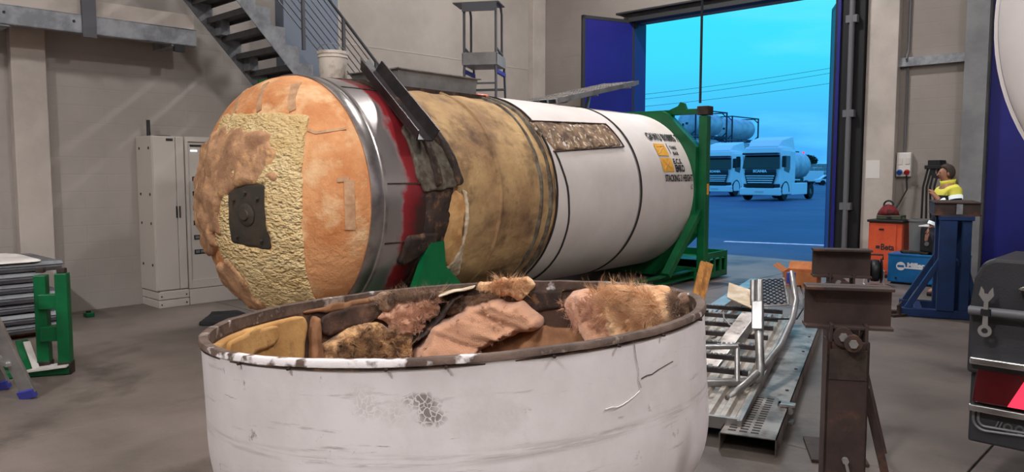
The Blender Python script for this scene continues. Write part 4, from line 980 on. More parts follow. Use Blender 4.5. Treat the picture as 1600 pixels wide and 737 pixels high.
sheet('lining_strip', [(146, .035), (118, .02), (118, .045), (136, .07), (146, .06)], st_, inw, 'plate_brown', cov, thick=.012, amp=.006, freq=7, soft=0, seed=36, scale=S, jit=.015)
def lump(sd, k, f): return lambda u, v: k * max(0, fbm(u * .02 * f, v * f, sd, 2) + .2)
# tan wool lumps
sheet('tan_wool', [(140, .24), (131, .20), (121, .16), (113, .26), (110, .32), (109, .55), (140, .55)], (.65, .013), inw, 'wool_tan', cov, thick=.05, amp=.05, freq=14, soft=2, seed=41, scale=S, jit=.04, fold=lambda u, v: .25 * max(0, v - .22) + .05 * abs(fbm(u * .5, v * 25, 3, 3)))
sheet('grey_wool', [(124, .02), (117, .005), (99, .02), (101, .09), (112, .13), (121, .11)], (.6, .012), inw, 'wool_grey', cov, thick=.035, amp=.03, freq=13, soft=2, seed=42, scale=S, jit=.035)
sheet('pink_wool', [(121, .15), (116, .085), (107, .055), (99.5, .05), (100, .10), (101.5, .17), (108, .24), (110.5, .31), (114, .29), (118, .20)], (.6, .012), inw, 'wool_pink', cov, thick=.06, amp=.03, freq=6, soft=3, seed=43, scale=S, jit=.05, fold=lambda u, v: .05 * abs(fbm(u * .25, v * 12, 4, 3)))
# long pink blanket hanging towards the middle
def bl(u, v):
    q = v + .0062 * (u - 88) + .02 * fbm(u * .05, v * 3, 5); return .10 + .26 * max(0, v - .15) + .032 * abs(math.sin(q * 15 + .6)) ** .7 + .018 * fbm(q * 26, u * .04, 6, 2)
sheet('wool_blanket', [(113, .60), (109, .36), (104, .27), (97.8, .20), (92, .14), (84, .10), (77, .095), (70, .15), (66.5, .20), (66.5, .25), (74, .31), (82, .37), (88, .43), (93, .50), (97, .60)], (.7, .014), inw, 'blanket', cov, thick=.03, amp=.016, freq=5, soft=2, seed=44, scale=S, jit=.045, fold=bl)
sheet('pink_wool', [(98, .10), (90, .07), (83, .05), (80, .09), (86, .13), (93, .17), (99, .19)], (.6, .012), inw, 'wool_grey', cov, thick=.05, amp=.03, freq=7, soft=2, seed=45, scale=S, jit=.03)
# tuft over the far rim
sheet('wool_tuft', [(88, .05), (86.5, -.02), (81, -.045), (75, -.025), (70.5, -.03), (70, .03), (73, .075), (80, .06)], (.5, .010), inw, 'wool_cream', cov, thick=.045, amp=.04, freq=18, soft=2, seed=46, scale=S, jit=.06)
# gap between the wools, its shade put in as a dark sheet
sheet('shaded_gap', [(112, .33), (107, .27), (101, .17), (97, .075), (92, .03), (90, .03), (95, .09), (98, .16), (103, .25), (108.5, .33)], (.5, .011), inw, 'rust_dark', cov, thick=.11, amp=.02, freq=9, soft=1, seed=47, scale=S, jit=.02)
sheet('white_strip', [(101, .045), (93, .015), (88, .0), (88, .008), (95, .03), (101, .055)], (.4, .006), inw, 'torn_skin', cov, thick=.12, amp=.004, freq=9, soft=0, seed=48, scale=S, jit=.006)
# brown plate low at the far side
sheet('lining_plate', [(95, .62), (92, .45), (80, .31), (70, .28), (58, .275), (46, .31), (36, .36), (34, .62)], (1.0, .02), inw, 'plate_brown', cov, thick=.03, amp=.006, freq=4, soft=0, seed=49, scale=S, jit=.01, fold=lambda u, v: .5 * max(0, v - .28))
# right: pink roll and creamy wool
def roll(u, v): return .10 * math.sin(min(1, max(0, (58 - u) / 24)) * PI) + .22 * max(0, v - .12)
sheet('pink_wool_roll', [(58, .12), (55.5, .065), (50, .035), (44, .04), (40, .1), (37, .2), (33, .30), (33, .42), (44, .40), (46, .33), (51, .28), (55, .245), (58, .2)], (.6, .012), inw, 'wool_pink', cov, thick=.06, amp=.03, freq=8, soft=3, seed=51, scale=S, jit=.04, fold=roll)
sheet('cream_wool', [(47, .06), (42, .01), (34, -.012), (25, -.01), (16, -.005), (9.5, .03), (8, .09), (10, .20), (20, .30), (30, .36), (37, .36), (41, .2)], (.6, .012), inw, 'wool_cream', cov, thick=.085, amp=.055, freq=9, soft=3, seed=52, scale=S, jit=.035, fold=lambda u, v: .22 * max(0, v - .08) + .045 * abs(fbm(u * .4, v * 20, 8, 3)))
sheet('grey_wool', [(8, .0), (3, -.015), (1, .02), (2, .10), (5, .16), (8, .10)], (.5, .012), inw, 'wool_grey', cov, thick=.035, amp=.03, freq=12, soft=2, seed=53, scale=S, jit=.03)
sheet('lining_strip', [(112, .30), (60, .16), (60, .03), (30, .03), (30, .06), (112, .06)], (1.5, .02), inw, 'rust_dark', cov, thick=.006, amp=.004, freq=8, soft=0, seed=54, scale=S)
# loose fibres
def scat(poly, n, h):
    us = [p[0] for p in poly]; vv = [p[1] for p in poly]; out = []
    while len(out) < n:
        u = random.uniform(min(us), max(us)); v = random.uniform(min(vv), max(vv))
        if inpoly(u, v, poly):
            p = Vector(inw(u, v, h)); out.append((p, Vector((-p.x, -p.y, .6)).normalized()))
    return out
fibres('loose_fibres', scat([(46, .05), (40, .0), (25, -.01), (10, .02), (9, .15), (25, .2), (38, .22)], 5200, .12), 'wool_cream', cov, .07, .0010)
fibres('loose_fibres', scat([(87, .03), (81, -.03), (70, -.02), (72, .05)], 2200, .07), 'wool_cream', cov, .055, .0010)
fibres('loose_fibres', scat([(122, .05), (117, .01), (99, .02), (101, .08)], 2600, .05), 'wool_grey', cov, .055, .0010)
fibres('loose_fibres', scat([(138, .24), (122, .18), (112, .3), (111, .42), (138, .42)], 3600, .11), 'wool_tan', cov, .05, .0011)
fibres('loose_fibres', scat([(57, .1), (44, .05), (36, .25), (50, .27)], 1800, .17), 'wool_pink', cov, .035, .0009)
fibres('loose_fibres', scat([(8, 0), (3, -.01), (2, .1), (7, .1)], 1200, .05), 'wool_grey', cov, .05, .0010)
fibres('loose_fibres', scat([(112, .5), (108, .36), (98, .21), (84, .11), (70, .16), (68, .24), (84, .38), (96, .5)], 1600, .17), 'blanket', cov, .03, .0009)
fibres('loose_fibres', scat([(120, .15), (110, .07), (100, .06), (102, .17), (110, .29)], 2000, .085), 'wool_pink', cov, .035, .0009)
fibres('loose_fibres', scat([(98, .10), (83, .05), (81, .09), (93, .16)], 1500, .06), 'wool_grey', cov, .04, .0010)
# ================================================================== things on the floor, right side
def rz_to(dx, dy): return math.atan2(dy, dx) - PI / 2     # turn local +y into (dx, dy)
# --- two roller stands
def stand(label, x, y, rz):
    t = thing('roller_stand', label, 'stand', (x, y, 0), rz, 'rusty roller stands')
    # column: channel facing the camera
    g = MB(); g.b2((-.075, -.06, .02), (.075, -.048, .985)); g.b2((-.075, -.06, .02), (-.065, .06, .985)); g.b2((.065, -.06, .02), (.075, .06, .985)); g.b2((-.075, .048, .02), (.075, .06, .985))
    g.build('column', 'stand_rust', t, bevel=.002)
    MB().b2((-.15, -.20, 0), (.15, .20, .02)).build('base_plate', 'stand_rust', t, bevel=.003)
    for a, b in (((.075, 0, .80), (.26, -.02, .03)), ((0, .06, .7), (0, .42, .03))):
        MB().bar(a, b, .045, .03).build('brace', 'stand_rust', t, bevel=.002)
    MB().b2((-.066, -.064, .84), (.066, -.048, .955)).build('window_plate', 'casting_rust', t)
    # fork with pins
    for s in (-1, 1): MB().b2((s * .062 - .006, -.06, .95), (s * .062 + .006, .06, 1.05)).build('fork_plate', 'stand_rust', t, bevel=.002)
    for i, (x_, z_) in enumerate(((-.022, 1.005), (.010, .985))):
        w = MB().cyl((x_ - .0, -.075 - .02 * i, z_), (x_, .05, z_), .036 - .004 * i, n=20).build('roller', 'stand_rust', t, smooth='auto')
        MB().cyl((x_, -.085 - .02 * i, z_), (x_, -.074 - .02 * i, z_), .017, n=6).build('bolt_head', 'bolt_metal', w)
    # I-beam head
    g = MB(); h0, h1 = 1.03, 1.19
    g.b2((-.155, -.055, h0), (.155, .055, h0 + .012)); g.b2((-.155, -.055, h1 - .012), (.155, .055, h1)); g.b2((-.155, -.006, h0), (.155, .006, h1))
    g.build('beam_head', 'stand_rust', t, bevel=.002)
    MB().cyl((.0, -.064, .53), (.0, -.085, .53), .012, n=8).build('clamp_bolt', 'bolt_metal', t)
    MB().bar((-.0, -.08, .53), (.012, -.09, .48), .008, .008).build('clamp_lever', 'bolt_metal', t)
    return t
stand('nearest rusty steel stand with an I-beam head, at the front right', 1.285, 2.92, R(-14))
stand('farther rusty steel stand, its beam head showing just behind the nearest stand', 1.875, 4.36, R(-14))

# --- pile of aluminium walkway parts on the floor
PX, PY, PA = 1.40, 4.52, -R(25.3)
def pile(name, label, cat, grp='walkway parts on the floor'): return thing(name, label, cat, (PX, PY, 0), PA, grp)
t = pile('channel_walkway', 'long folded aluminium channel with slotted end, lowest on the right of the scrap pile', 'channel')
g = MB()
g.b2((-.12, -.18, .10), (.20, 3.45, .106)); g.b2((.194, -.18, .0), (.20, 3.45, .106)); g.b2((-.12, -.18, .0), (-.114, 3.45, .106)); g.build('folded_sheet', 'alu_worn', t)
for r_ in range(16):
    for c in range(3):
        MB().b2((-.08 + c * .065, -.12 + r_ * .05, .106), (-.08 + c * .065 + .045, -.12 + r_ * .05 + .018, .1085)).build('slot', 'strap_black', t)
for k in range(4): MB().cyl((.15, .9 + k * .65, .106), (.15, .9 + k * .65, .112), .012, n=8).build('rivet', 'strap_black', t)
t = pile('tread_plate_panel', 'corrugated aluminium tread panel lying on top of the slotted channel', 'panel')
z = .118
g = MB(); P = []; nx = 60
for i in range(nx + 1):
    x = -1.0 + .96 * i / nx; h = .026 * min(1, max(0, .5 + 1.1 * math.cos(i * 2 * PI / 6)))
    P += [(x, .02, z + h), (x, 3.15, z + .10 + h)]
g.add(P, [(2 * i, 2 * i + 1, 2 * i + 3, 2 * i + 2) for i in range(nx)])
g.build('corrugated_sheet', 'alu_pale', t)
def pbar(p, q, w, h, nm, mm, tt, bv=.003): return MB().bar(p, q, w, h).build(nm, mm, tt, bevel=bv)
pbar((-1.03, 0, z - .01), (-.03, 0, z - .01), .03, .075, 'end_rail', 'alu', t)
pbar((-.03, -.02, z - .012), (-.03, 3.18, z + .09), .03, .07, 'side_rail', 'alu', t)
pbar((-1.02, -.02, z - .012), (-1.02, 3.18, z + .09), .03, .07, 'side_rail', 'alu', t)
t = pile('walkway_ladder', 'aluminium frame with serrated rungs lying across the tread panel', 'frame')
for k in range(7):
    y = .78 + k * .36; zz = .185 + y * .035
    r_ = MB().b2((-.92, y - .02, zz), (-.10, y + .02, zz + .035)).build('rung', 'dark_steel', t)
    g = MB()
    for i in range(22): g.b2((-.90 + i * .036, y - .018, zz + .035), (-.90 + i * .036 + .018, y + .018, zz + .043))
    g.build('serration', 'alu_worn', r_)
pbar((-.93, .6, .20), (-.93, 3.2, .31), .04, .06, 'side_rail', 'alu_worn', t)
# bent handrail hoops
def arc(c, r, a0, a1, ex, ey, n=8):
    c = Vector(c); ex = Vector(ex); ey = Vector(ey)
    return [c + ex * (r * math.cos(a0 + (a1 - a0) * k / n)) + ey * (r * math.sin(a0 + (a1 - a0) * k / n)) for k in range(n + 1)]
t = pile('handrail_hoop', 'bent aluminium handrail tube with a rectangular clamp standing out of the pile', 'handrail')
hx = gY(1190, 590, 5.35); 
inv = Matrix.Rotation(-PA, 3, 'Z')
def L_(x, y, Y): return inv @ (gY(x, y, Y) - Vector((PX, PY, 0)))
e1 = L_(1010, 598, 5.10); e2 = L_(1168, 597, 5.25); e3 = L_(1188, 570, 5.30); e4 = L_(1186, 520, 5.42); e5 = L_(1186, 438, 5.62)
pth = [e1, e2]
for k in range(1, 8):
    u_ = k / 8; cpt = L_(1190, 598, 5.27); pth.append(e2 * (1 - u_) ** 2 + cpt * 2 * u_ * (1 - u_) + e3 * u_ * u_)
pth += [e3, e4, e5]
MB().tube(pth, .030, n=14).build('tube', 'alu', t, smooth='auto')
a = L_(1184, 472, 5.50); b_ = L_(1184, 516, 5.42); MB().bar(a, b_, .075, .085, (0, -1, 0)).build('clamp', 'alu', t, bevel=.006)
a = L_(1152, 596, 5.22); b_ = L_(1152, 542, 5.32); c_ = L_(1010, 543, 5.2)
MB().tube([a, b_], .019, n=10).build('stub', 'alu', t, smooth='auto'); MB().tube([b_ + Vector((0, 0, .005)), c_], .020, n=10).build('cross_tube', 'alu', t, smooth='auto')
a = L_(1176, 438, 5.64); b_ = L_(1176, 476, 5.55); MB().tube([a, b_], .018, n=10).build('stub', 'alu', t, smooth='auto')
t = pile('curved_handrail', 'long curved aluminium handrail sweeping over the right edge of the pile', 'handrail')
pts = [L_(x, y, Y) for x, y, Y in ((1138, 622, 4.95), (1165, 600, 5.1), (1195, 572, 5.4), (1220, 540, 5.75), (1238, 500, 6.2), (1244, 470, 6.6), (1240, 445, 6.8), (1237, 425, 6.9))]
MB().tube(pts, .026, n=12).build('tube', 'alu', t, smooth=True)
a = L_(1232, 424, 6.9); b_ = L_(1242, 424, 6.9); MB().box(L_(1236, 434, 6.9), (.075, .06, .10)).build('end_clamp', 'plastic_blue', t, bevel=.005)
MB().bar(L_(1237, 440, 6.95), L_(1238, 478, 6.9), .05, .03).build('strut', 'alu', t, bevel=.003)
# long side channel on the left of the pile
t = pile('aluminium_beam', 'long aluminium U-beam lying along the left of the scrap pile', 'beam')
a, b_ = L_(1060, 518, 7.4), L_(1182, 437, 10.2)
for off, w, h in (((0, 0, 0), .16, .03), ((-.07, 0, -.07), .02, .14), ((.07, 0, -.07), .02, .14)):
    MB().bar(a + Vector(off), b_ + Vector(off), w, h).build('flange', 'alu', t, bevel=.003)
for yy in (.15, .85):
    p_ = a.lerp(b_, yy); MB().b2((p_.x - .08, p_.y - .1, 0), (p_.x + .08, p_.y + .1, p_.z - .14)).build('support_block', 'dark_steel', t)
t = pile('angle_profile', 'worn aluminium angle profile slanting through the middle of the pile', 'profile')
a, b_ = L_(1105, 575, 5.7), L_(1170, 490, 6.5)
MB().bar(a, b_, .12, .02).build('leg_plate', 'alu_worn', t); MB().bar(a + Vector((.06, 0, -.04)), b_ + Vector((.06, 0, -.04)), .02, .10).build('leg_plate', 'alu', t)
t = pile('flat_profile', 'flat grey aluminium strip lying crosswise on the left of the pile', 'profile')
MB().bar(L_(1105, 530, 6.6), L_(1160, 512, 6.9), .05, .03).build('strip', 'alu_worn', t)
MB().bar(L_(1095, 520, 6.9), L_(1150, 495, 7.4), .30, .015).build('sheet', 'alu_worn', t)
# bent sheet
t = pile('bent_sheet', 'bent beige metal sheet standing at the back of the pile', 'sheet')
q = [L_(1139, 441, 7.8), L_(1166, 450, 7.6), L_(1176, 482, 7.0), L_(1136, 464, 7.3), L_(1180, 455, 7.5), L_(1181, 482, 7.1)]
th_ = Vector((.0, .02, -.015))
g = MB(); g.add([q[0], q[1], q[2], q[3], q[0] + th_, q[1] + th_, q[2] + th_, q[3] + th_], [(0, 1, 2, 3), (7, 6, 5, 4), (0, 4, 5, 1), (1, 5, 6, 2), (2, 6, 7, 3), (3, 7, 4, 0)])
g.build('sheet', 'sheet_tan', t)
g = MB(); g.add([q[1], q[4], q[5], q[2], q[1] + th_, q[4] + th_, q[5] + th_, q[2] + th_], [(0, 1, 2, 3), (7, 6, 5, 4), (0, 4, 5, 1), (1, 5, 6, 2), (2, 6, 7, 3), (3, 7, 4, 0)]); g.build('flap', 'sheet_tan', t)
# expanded mesh
t = pile('expanded_mesh', 'expanded metal mesh panel propped up at the back of the pile', 'mesh panel')
m0, m1, m2 = L_(1186, 478, 7.0), L_(1232, 476, 6.95), L_(1184, 437, 7.9)
ex_, ey_ = (m1 - m0), (m2 - m0)
def mp_(u, v): return m0 + ex_ * u + ey_ * v
g = MB(); NU, NV = 9, 16
for i in range(NV):
    for s in (0, 1):
        pts = [mp_((k + (.5 if (k + s + i) % 2 else 0) * 0) / NU, (i + (.5 + (.45 if (k + i) % 2 == s else -.45)) ) / NV) for k in range(NU + 1)]
    g.tube([mp_(k / NU, (i + .5 + (.5 if (k + i) % 2 else -.5)) / NV) for k in range(NU + 1)], .006, n=5)
o = g.build('mesh_strands', 'dark_steel', t); o['kind'] = 'stuff'
g = MB(); g.tube([mp_(0, 0), mp_(1, 0), mp_(1, 1), mp_(0, 1), mp_(0, 0)], .010, n=6); g.build('mesh_frame', 'alu_worn', t)
# curved pale wire and a clamp
t = pile('wire_loop', 'thin curved wire lying loose on the left of the pile', 'wire')
MB().tube([L_(x, y, Y) for x, y, Y in ((1130, 487, 6.8), (1131, 497, 6.7), (1140, 507, 6.6), (1155, 513, 6.5))], .007, n=6).build('wire', 'galvanised', t, smooth='auto')
t = pile('black_cable', 'black cable curling over the far end of the pile', 'cable')
MB().tube([L_(x, y, Y) for x, y, Y in ((1192, 499, 6.5), (1215, 498, 6.6), (1245, 498, 6.7), (1256, 480, 6.9), (1256, 460, 7.2), (1250, 446, 7.3), (1244, 447, 7.2))], .008, n=6).build('cable', 'hose_black', t, smooth='auto')
t = pile('pipe_clamp', 'small steel clamp lying on the floor at the right edge of the pile', 'clamp')
p_ = L_(1228, 636, 4.9); p_.z = .0
g = MB(); g.b2((p_.x - .05, p_.y - .03, 0), (p_.x + .05, p_.y + .03, .02)); g.b2((p_.x - .05, p_.y - .03, .02), (p_.x - .03, p_.y + .03, .13)); g.b2((p_.x - .05, p_.y - .03, .11), (p_.x + .06, p_.y + .03, .13)); g.build('bracket', 'alu', t, bevel=.003)
MB().cyl((p_.x + .03, p_.y - .05, .09), (p_.x + .03, p_.y + .05, .09), .02, n=12).build('bolt', 'bolt_metal', t, smooth='auto')
t = pile('short_profile', 'short aluminium angle lying beyond the pile by the farther stand', 'profile')
a, b_ = gz(1264, 530, .03), gz(1282, 490, .03); a = inv @ (a - Vector((PX, PY, 0))); b_ = inv @ (b_ - Vector((PX, PY, 0)))
MB().bar(a, b_, .09, .015).build('leg_plate', 'alu', t); MB().bar(a + Vector((.045, 0, .03)), b_ + Vector((.045, 0, .03)), .012, .07).build('leg_plate', 'alu', t)
# wood planks leaning behind the cover
for k, (x0, y0, x1, y1, lab) in enumerate(((1083, 478, 1099, 412, 'left one of two short wooden boards standing upright behind the cover'), (1091, 480, 1108, 414, 'right one of two short wooden boards standing upright behind the cover'))):
    b_ = gY(x0, y0, 6.3 + .05 * k); t_ = gY(x1, y1, 6.5 + .05 * k); d_ = (b_ - t_).normalized()
    bt = t_ + d_ * ((t_.z - .215) / -d_.z)
    o = MB().bar((0, 0, 0), t_ - bt, .05 if k == 0 else .07, .03, (0, -1, 0)).build('wooden_board', 'plank_wood', bevel=.003); o.location = bt + Vector((0, 0, .015))
    tag(o, lab, 'board', 'wooden boards behind the cover')
# cardboard box
p_ = gz(1257, 447)
t = thing('cardboard_box', 'open brown cardboard box on the floor behind the scrap pile', 'box', (p_.x, p_.y + .1, 0), R(-30))
g = MB(); w_, d_, h_ = .46, .40, .21
g.b2((-w_ / 2, -d_ / 2, 0), (w_ / 2, d_ / 2, .006))
for a, b_ in (((-w_ / 2, -d_ / 2, 0), (w_ / 2, -d_ / 2 + .006, h_)), ((-w_ / 2, d_ / 2 - .006, 0), (w_ / 2, d_ / 2, h_)), ((-w_ / 2, -d_ / 2, 0), (-w_ / 2 + .006, d_ / 2, h_)), ((w_ / 2 - .006, -d_ / 2, 0), (w_ / 2, d_ / 2, h_))): g.b2(a, b_)
g.build('body', 'cardboard', t)
for sx_, rot in ((-1, 40), (1, -40)):
    MB().box((sx_ * (w_ / 2 + .07), 0, h_ + .03), (.18, d_, .005), Matrix.Rotation(R(rot * .9), 3, 'Y')).build('flap', 'cardboard', t)
MB().box((0, d_ / 2 + .06, h_ + .05), (w_, .16, .005), Matrix.Rotation(R(40), 3, 'X')).build('flap', 'cardboard', t)

# --- blue jack stand, a beam on it
p_ = gz(1482, 497)
t = thing('blue_stand', 'tall blue steel trestle stand with braced feet in front of the worker', 'stand', (p_.x, p_.y, 0), R(-25))
for y in (-.02, .62):
    for nm, a, b_, w_, h_ in (('foot_rail', (-.48, y, .05), (.30, y, .05), .10, .09), ('brace', (-.42, y, .09), (-.10, y, .66), .06, .06), ('brace', (.28, y, .09), (.12, y, .66), .06, .06)):
        MB().bar(a, b_, w_, h_).build(nm, 'stand_blue', t, bevel=.005)
    MB().b2((-.13, y - .07, .09), (.04, y + .07, 1.10)).build('upright', 'stand_blue', t, bevel=.006)
    MB().b2((.09, y - .05, .09), (.18, y + .05, 1.12)).build('upright', 'stand_blue', t, bevel=.006)
    MB().b2((-.14, y - .08, 1.10), (.20, y + .08, 1.15)).build('head_plate', 'stand_blue', t, bevel=.005)
MB().bar((-.30, -.02, .05), (-.30, .62, .05), .08, .08).build('cross_rail', 'stand_blue', t, bevel=.005)
MB().bar((.05, -.02, .62), (.05, .62, .62), .06, .06).build('cross_rail', 'stand_blue', t, bevel=.005)
MB().box((-.53, -.02, .03), (.10, .10, .05)).build('foot_pad', 'casting_rust', t, bevel=.005)
b2_ = thing('steel_beam', 'short dark rusty steel beam lying on top of the blue stand', 'beam', (p_.x, p_.y, 0), R(-25))
g = MB(); g.b2((-.20, -.10, 1.15), (.26, .72, 1.165)); g.b2((-.20, -.10, 1.285), (.26, .72, 1.30)); g.b2((-.19, -.08, 1.165), (.25, .70, 1.285)); g.build('profile', 'stand_rust', b2_, bevel=.003)
MB().b2((.02, -.106, 1.17), (.08, -.10, 1.28)).build('stiffener', 'galvanised', b2_)
cl = thing('beam_clamp', 'small rusty clamp on the floor at the foot of the blue stand', 'clamp', gz(1408, 494), R(20))
g = MB(); g.b2((-.14, -.03, 0), (.16, .03, .03)); g.b2((-.05, -.02, .03), (-.02, .02, .12)); g.b2((.08, -.05, .02), (.14, .05, .05)); g.build('jaw', 'casting_rust', cl, bevel=.004)
MB().tube([(-.06, 0, .12), (-.02, 0, .15), (.0, 0, .17)], .012, n=8).build('screw', 'casting_rust', cl)

# --- orange tool cabinet with things on it
p_ = gz(1349, 433); v_, u_, _ = uvz(p_); u_ += .12
t = thing('tool_cabinet', 'orange metal tool cabinet with a dark top against the right wall', 'cabinet', W(v_, u_), HALL)
MB().b2((.01, .0, .05), (.50, .48, .86)).build('body', 'cabinet_orange', t, bevel=.012)
MB().b2((.03, -.012, .10), (.42, 0, .84)).build('door', 'cabinet_orange', t, bevel=.006)
MB().b2((-.01, -.03, .86), (.52, .50, .90)).build('top', 'black_plastic', t, bevel=.01)
MB().b2((.02, .02, 0), (.49, .46, .05)).build('plinth', 'black_plastic', t)
MB().b2((.17, -.018, .74), (.24, -.011, .765)).build('lock_plate', 'black_plastic', t)
lettering('lettering', 'Beta', .13, lambda x, y: (.20 + x, -.0135, .44 + y), 'lettering_black', t, width=.20, bold=.004)
MB().b2((.13, -.0135, .455), (.19, -.012, .50)).build('logo_mark', 'lettering_black', t)
base = W(v_ + .25, u_ + .22, .90)
t = thing('tool_case', 'flat olive tool case lying on the orange cabinet', 'case', base, HALL)
MB().b2((-.16, -.14, 0), (.20, .12, .07)).build('case', 'olive_case', t, bevel=.012); MB().b2((.0, -.155, .02), (.06, -.14, .05)).build('latch', 'black_plastic', t)
t = thing('red_tool_bag', 'red and black tool bag heaped on the case on the orange cabinet', 'bag', base + Vector((-.04, -.02, .07)), HALL)
g = MB(); g.lathe([(.001, .16), (.05, .155), (.09, .11), (.13, .05), (.145, 0), (.001, 0)], 16, lambda r, a, z: (r * 1.15 * math.cos(a), r * .7 * math.sin(a), z + .012 * fbm(a, z * 20, 2) if z > 0 else 0)); g.build('bag', 'red_cloth', t, smooth=True)
MB().tube([(-.06, 0, .13)] + [(-.0 + .07 * math.cos(a), 0, .15 + .07 * math.sin(a)) for a in [PI - PI * k / 8 for k in range(9)]], .014, n=8).build('strap', 'black_plastic', t, smooth='auto')
t = thing('green_bowl', 'small dark green cloth bundle on the right corner of the orange cabinet', 'cloth', base + W(.17, -.04, 0) + Vector((0, 0, 0)), HALL)
t.location.z = .90
MB().lathe([(.001, .05), (.04, .045), (.07, .02), (.075, 0), (.001, 0)], 14, lambda r, a, z: (r * math.cos(a), r * .8 * math.sin(a), z)).build('cloth', 'olive_case', t, smooth=True)

# --- welder
p_ = gz(1390, 441); v_, u_, _ = uvz(p_); u_ -= .12
t = thing('welding_machine', 'blue welding machine box with white lettering on the floor by the right wall', 'welder', W(v_, u_), HALL)
MB().b2((0, 0, .03), (.98, .45, .44)).build('case', 'welder_blue', t, bevel=.012)
MB().b2((-.004, -.006, .42), (.984, .456, .45)).build('top_panel', 'welder_blue', t, bevel=.008)
MB().b2((.04, .04, 0), (.94, .4, .03)).build('skid', 'black_plastic', t)
g = MB(); g.cyl((.18, -.004, .27), (.18, .0, .27), .062, n=24); g.build('logo_disc', 'print_white', t)
g = MB(); g.b2((.135, -.0055, .255), (.225, -.004, .285)); g.build('logo_bar', 'welder_blue', t)
MB().b2((.23, -.003, .24), (.50, 0, .262)).build('logo_line', 'print_white', t)
lettering('lettering', 'Miller', .085, lambda x, y: (.265 + x, -.003, .268 + y), 'print_white', t, width=.235, bold=.004)
for x in (.12, .84): MB().cyl((x, -.006, .09), (x, 0, .09), .016, n=10).build('screw', 'black_plastic', t)
b0 = W(v_ + .42, u_ + .2, .45)
t = thing('wire_feeder', 'black wire feeder unit with knobs standing on the blue welder', 'wire feeder', b0, HALL)
MB().b2((-.02, -.14, .03), (.40, .18, .40)).build('case', 'black_plastic', t, bevel=.03)
MB().b2((-.04, -.15, .40), (.42, .19, .42)).build('lid', 'print_white', t, bevel=.005)
for x, z_ in ((.08, .28), (.08, .16), (.20, .28)): MB().cyl((x, -.165, z_), (x, -.14, z_), .03, n=14).build('knob', 'pipe_grey', t, smooth='auto')
for s in (0, .30): MB().b2((s, -.12, 0), (s + .08, .16, .03)).build('foot', 'black_plastic', t)
t = thing('cable_coil', 'dark coil of welding cable lying on the front of the blue welder', 'cable', W(v_ + .28, u_ + .09, .45), HALL)
pts = [(.30 * math.cos(a) * .6 + .05, .05 * math.sin(a) - .01, .018 + .010 * (k % 3) + .005 * math.sin(a * 2)) for k, a in [(k, k * .5) for k in range(40)]]
MB().tube(pts, .014, n=6).build('coil', 'casting_rust', t, smooth='auto')
t = thing('grey_bin', 'translucent grey plastic bin standing behind the wire feeder', 'bin', W(v_ + .25, u_ + .62, 0), HALL)
g = MB(); g.lathe([(.001, .35), (.14, .35), (.16, .90), (.172, .90), (.172, .93), (.15, .93), (.13, .37), (.001, .37)], 24); g.build('bin', 'plastic_grey', t, smooth='auto')
MB().b2((-.15, -.15, 0), (.15, .15, .35)).build('plinth', 'black_plastic', t, bevel=.01)
# cable reel in front of the cabinet
p_ = gz(1366, 446)
t = thing('cable_reel', 'black cable reel on a white wire stand beside the orange cabinet', 'cable reel', (p_.x, p_.y, 0), R(-20))
ax = lambda r, a, z: (z, r * math.cos(a), .22 + r * math.sin(a))
MB().lathe([(.04, -.09), (.17, -.09), (.18, -.075), (.10, -.07), (.10, .07), (.18, .075), (.17, .09), (.04, .09)], 28, ax).build('drum', 'black_plastic', t, smooth='auto')
MB().lathe([(.10, -.068), (.155, -.05), (.16, 0), (.155, .05), (.10, .068)], 24, ax).build('wound_cable', 'hose_black', t, smooth=True)
MB().cyl((-.11, 0, .22), (.11, 0, .22), .03, n=12).build('hub', 'bolt_metal', t, smooth='auto')
MB().tube([(-.13, -.16, .012), (-.13, .14, .012), (-.12, .0, .22)], .010, n=8).build('stand_wire', 'print_white', t); MB().tube([(.13, -.16, .012), (.13, .14, .012), (.12, .0, .22)], .010, n=8).build('stand_wire', 'print_white', t)
MB().tube([(-.13, -.16, .012), (.13, -.16, .012)], .010, n=8).build('stand_wire', 'print_white', t)
MB().tube([(-.10, 0, .38), (-.10, 0, .45), (.10, 0, .45), (.10, 0, .38)], .012, n=8).build('handle', 'black_plastic', t)
# ================================================================== left foreground
# stack of grey covers against the wall
rng = random.Random(5)
sec = [(-9.62, .0), (-8.62, .0), (-8.575, .012), (-8.555, .045), (-8.575, .082), (-8.62, .094), (-9.62, .094)]
nms = ['lowest', 'second', 'third', 'fourth', 'fifth', 'sixth', 'topmost']
for k in range(7):
    t = thing('grey_cover', 'grey ribbed metal cover, %s in the stack at the left wall%s' % (nms[k] if k in (0, 6) else nms[k] + ' from the floor', ''), 'cover', W(0, 0, .045 + k * .1005), HALL, 'stack of grey covers')
    dv = rng.uniform(-.03, .04); u1 = 2.36 + rng.uniform(-.10, .12); u0_ = -.4 + rng.uniform(-.1, .1)
    g = MB(); g.prism([(a + dv, b) for a, b in sec], u1 - u0_, lambda a, b, tt: (a, u0_ + tt, b)); g.build('panel', 'stack_grey', t, smooth='auto')
    g = MB(); g.prism([(-8.62 + dv, .092), (-8.56 + dv, .06), (-8.545 + dv, .07), (-8.6 + dv, .0985)], u1 - u0_ + .02, lambda a, b, tt: (a, u0_ - .01 + tt, b)); g.build('edge_bead', 'galvanised', t)
    g = MB(); g.b2((-9.6 + dv, u1, .015), (-8.6 + dv, u1 + .012, .085)); g.build('end_plate', 'stack_grey', t)
for v in (-9.4, -8.8):
    o = MB().b2((v - .05, -.4, 0), (v + .05, 2.3, .045)).build('pallet_batten', 'plank_wood'); tag(hall(o), 'wooden batten under the stack of grey covers, nearer the %s' % ('wall' if v < -9 else 'room'), 'batten', 'battens under the stack')
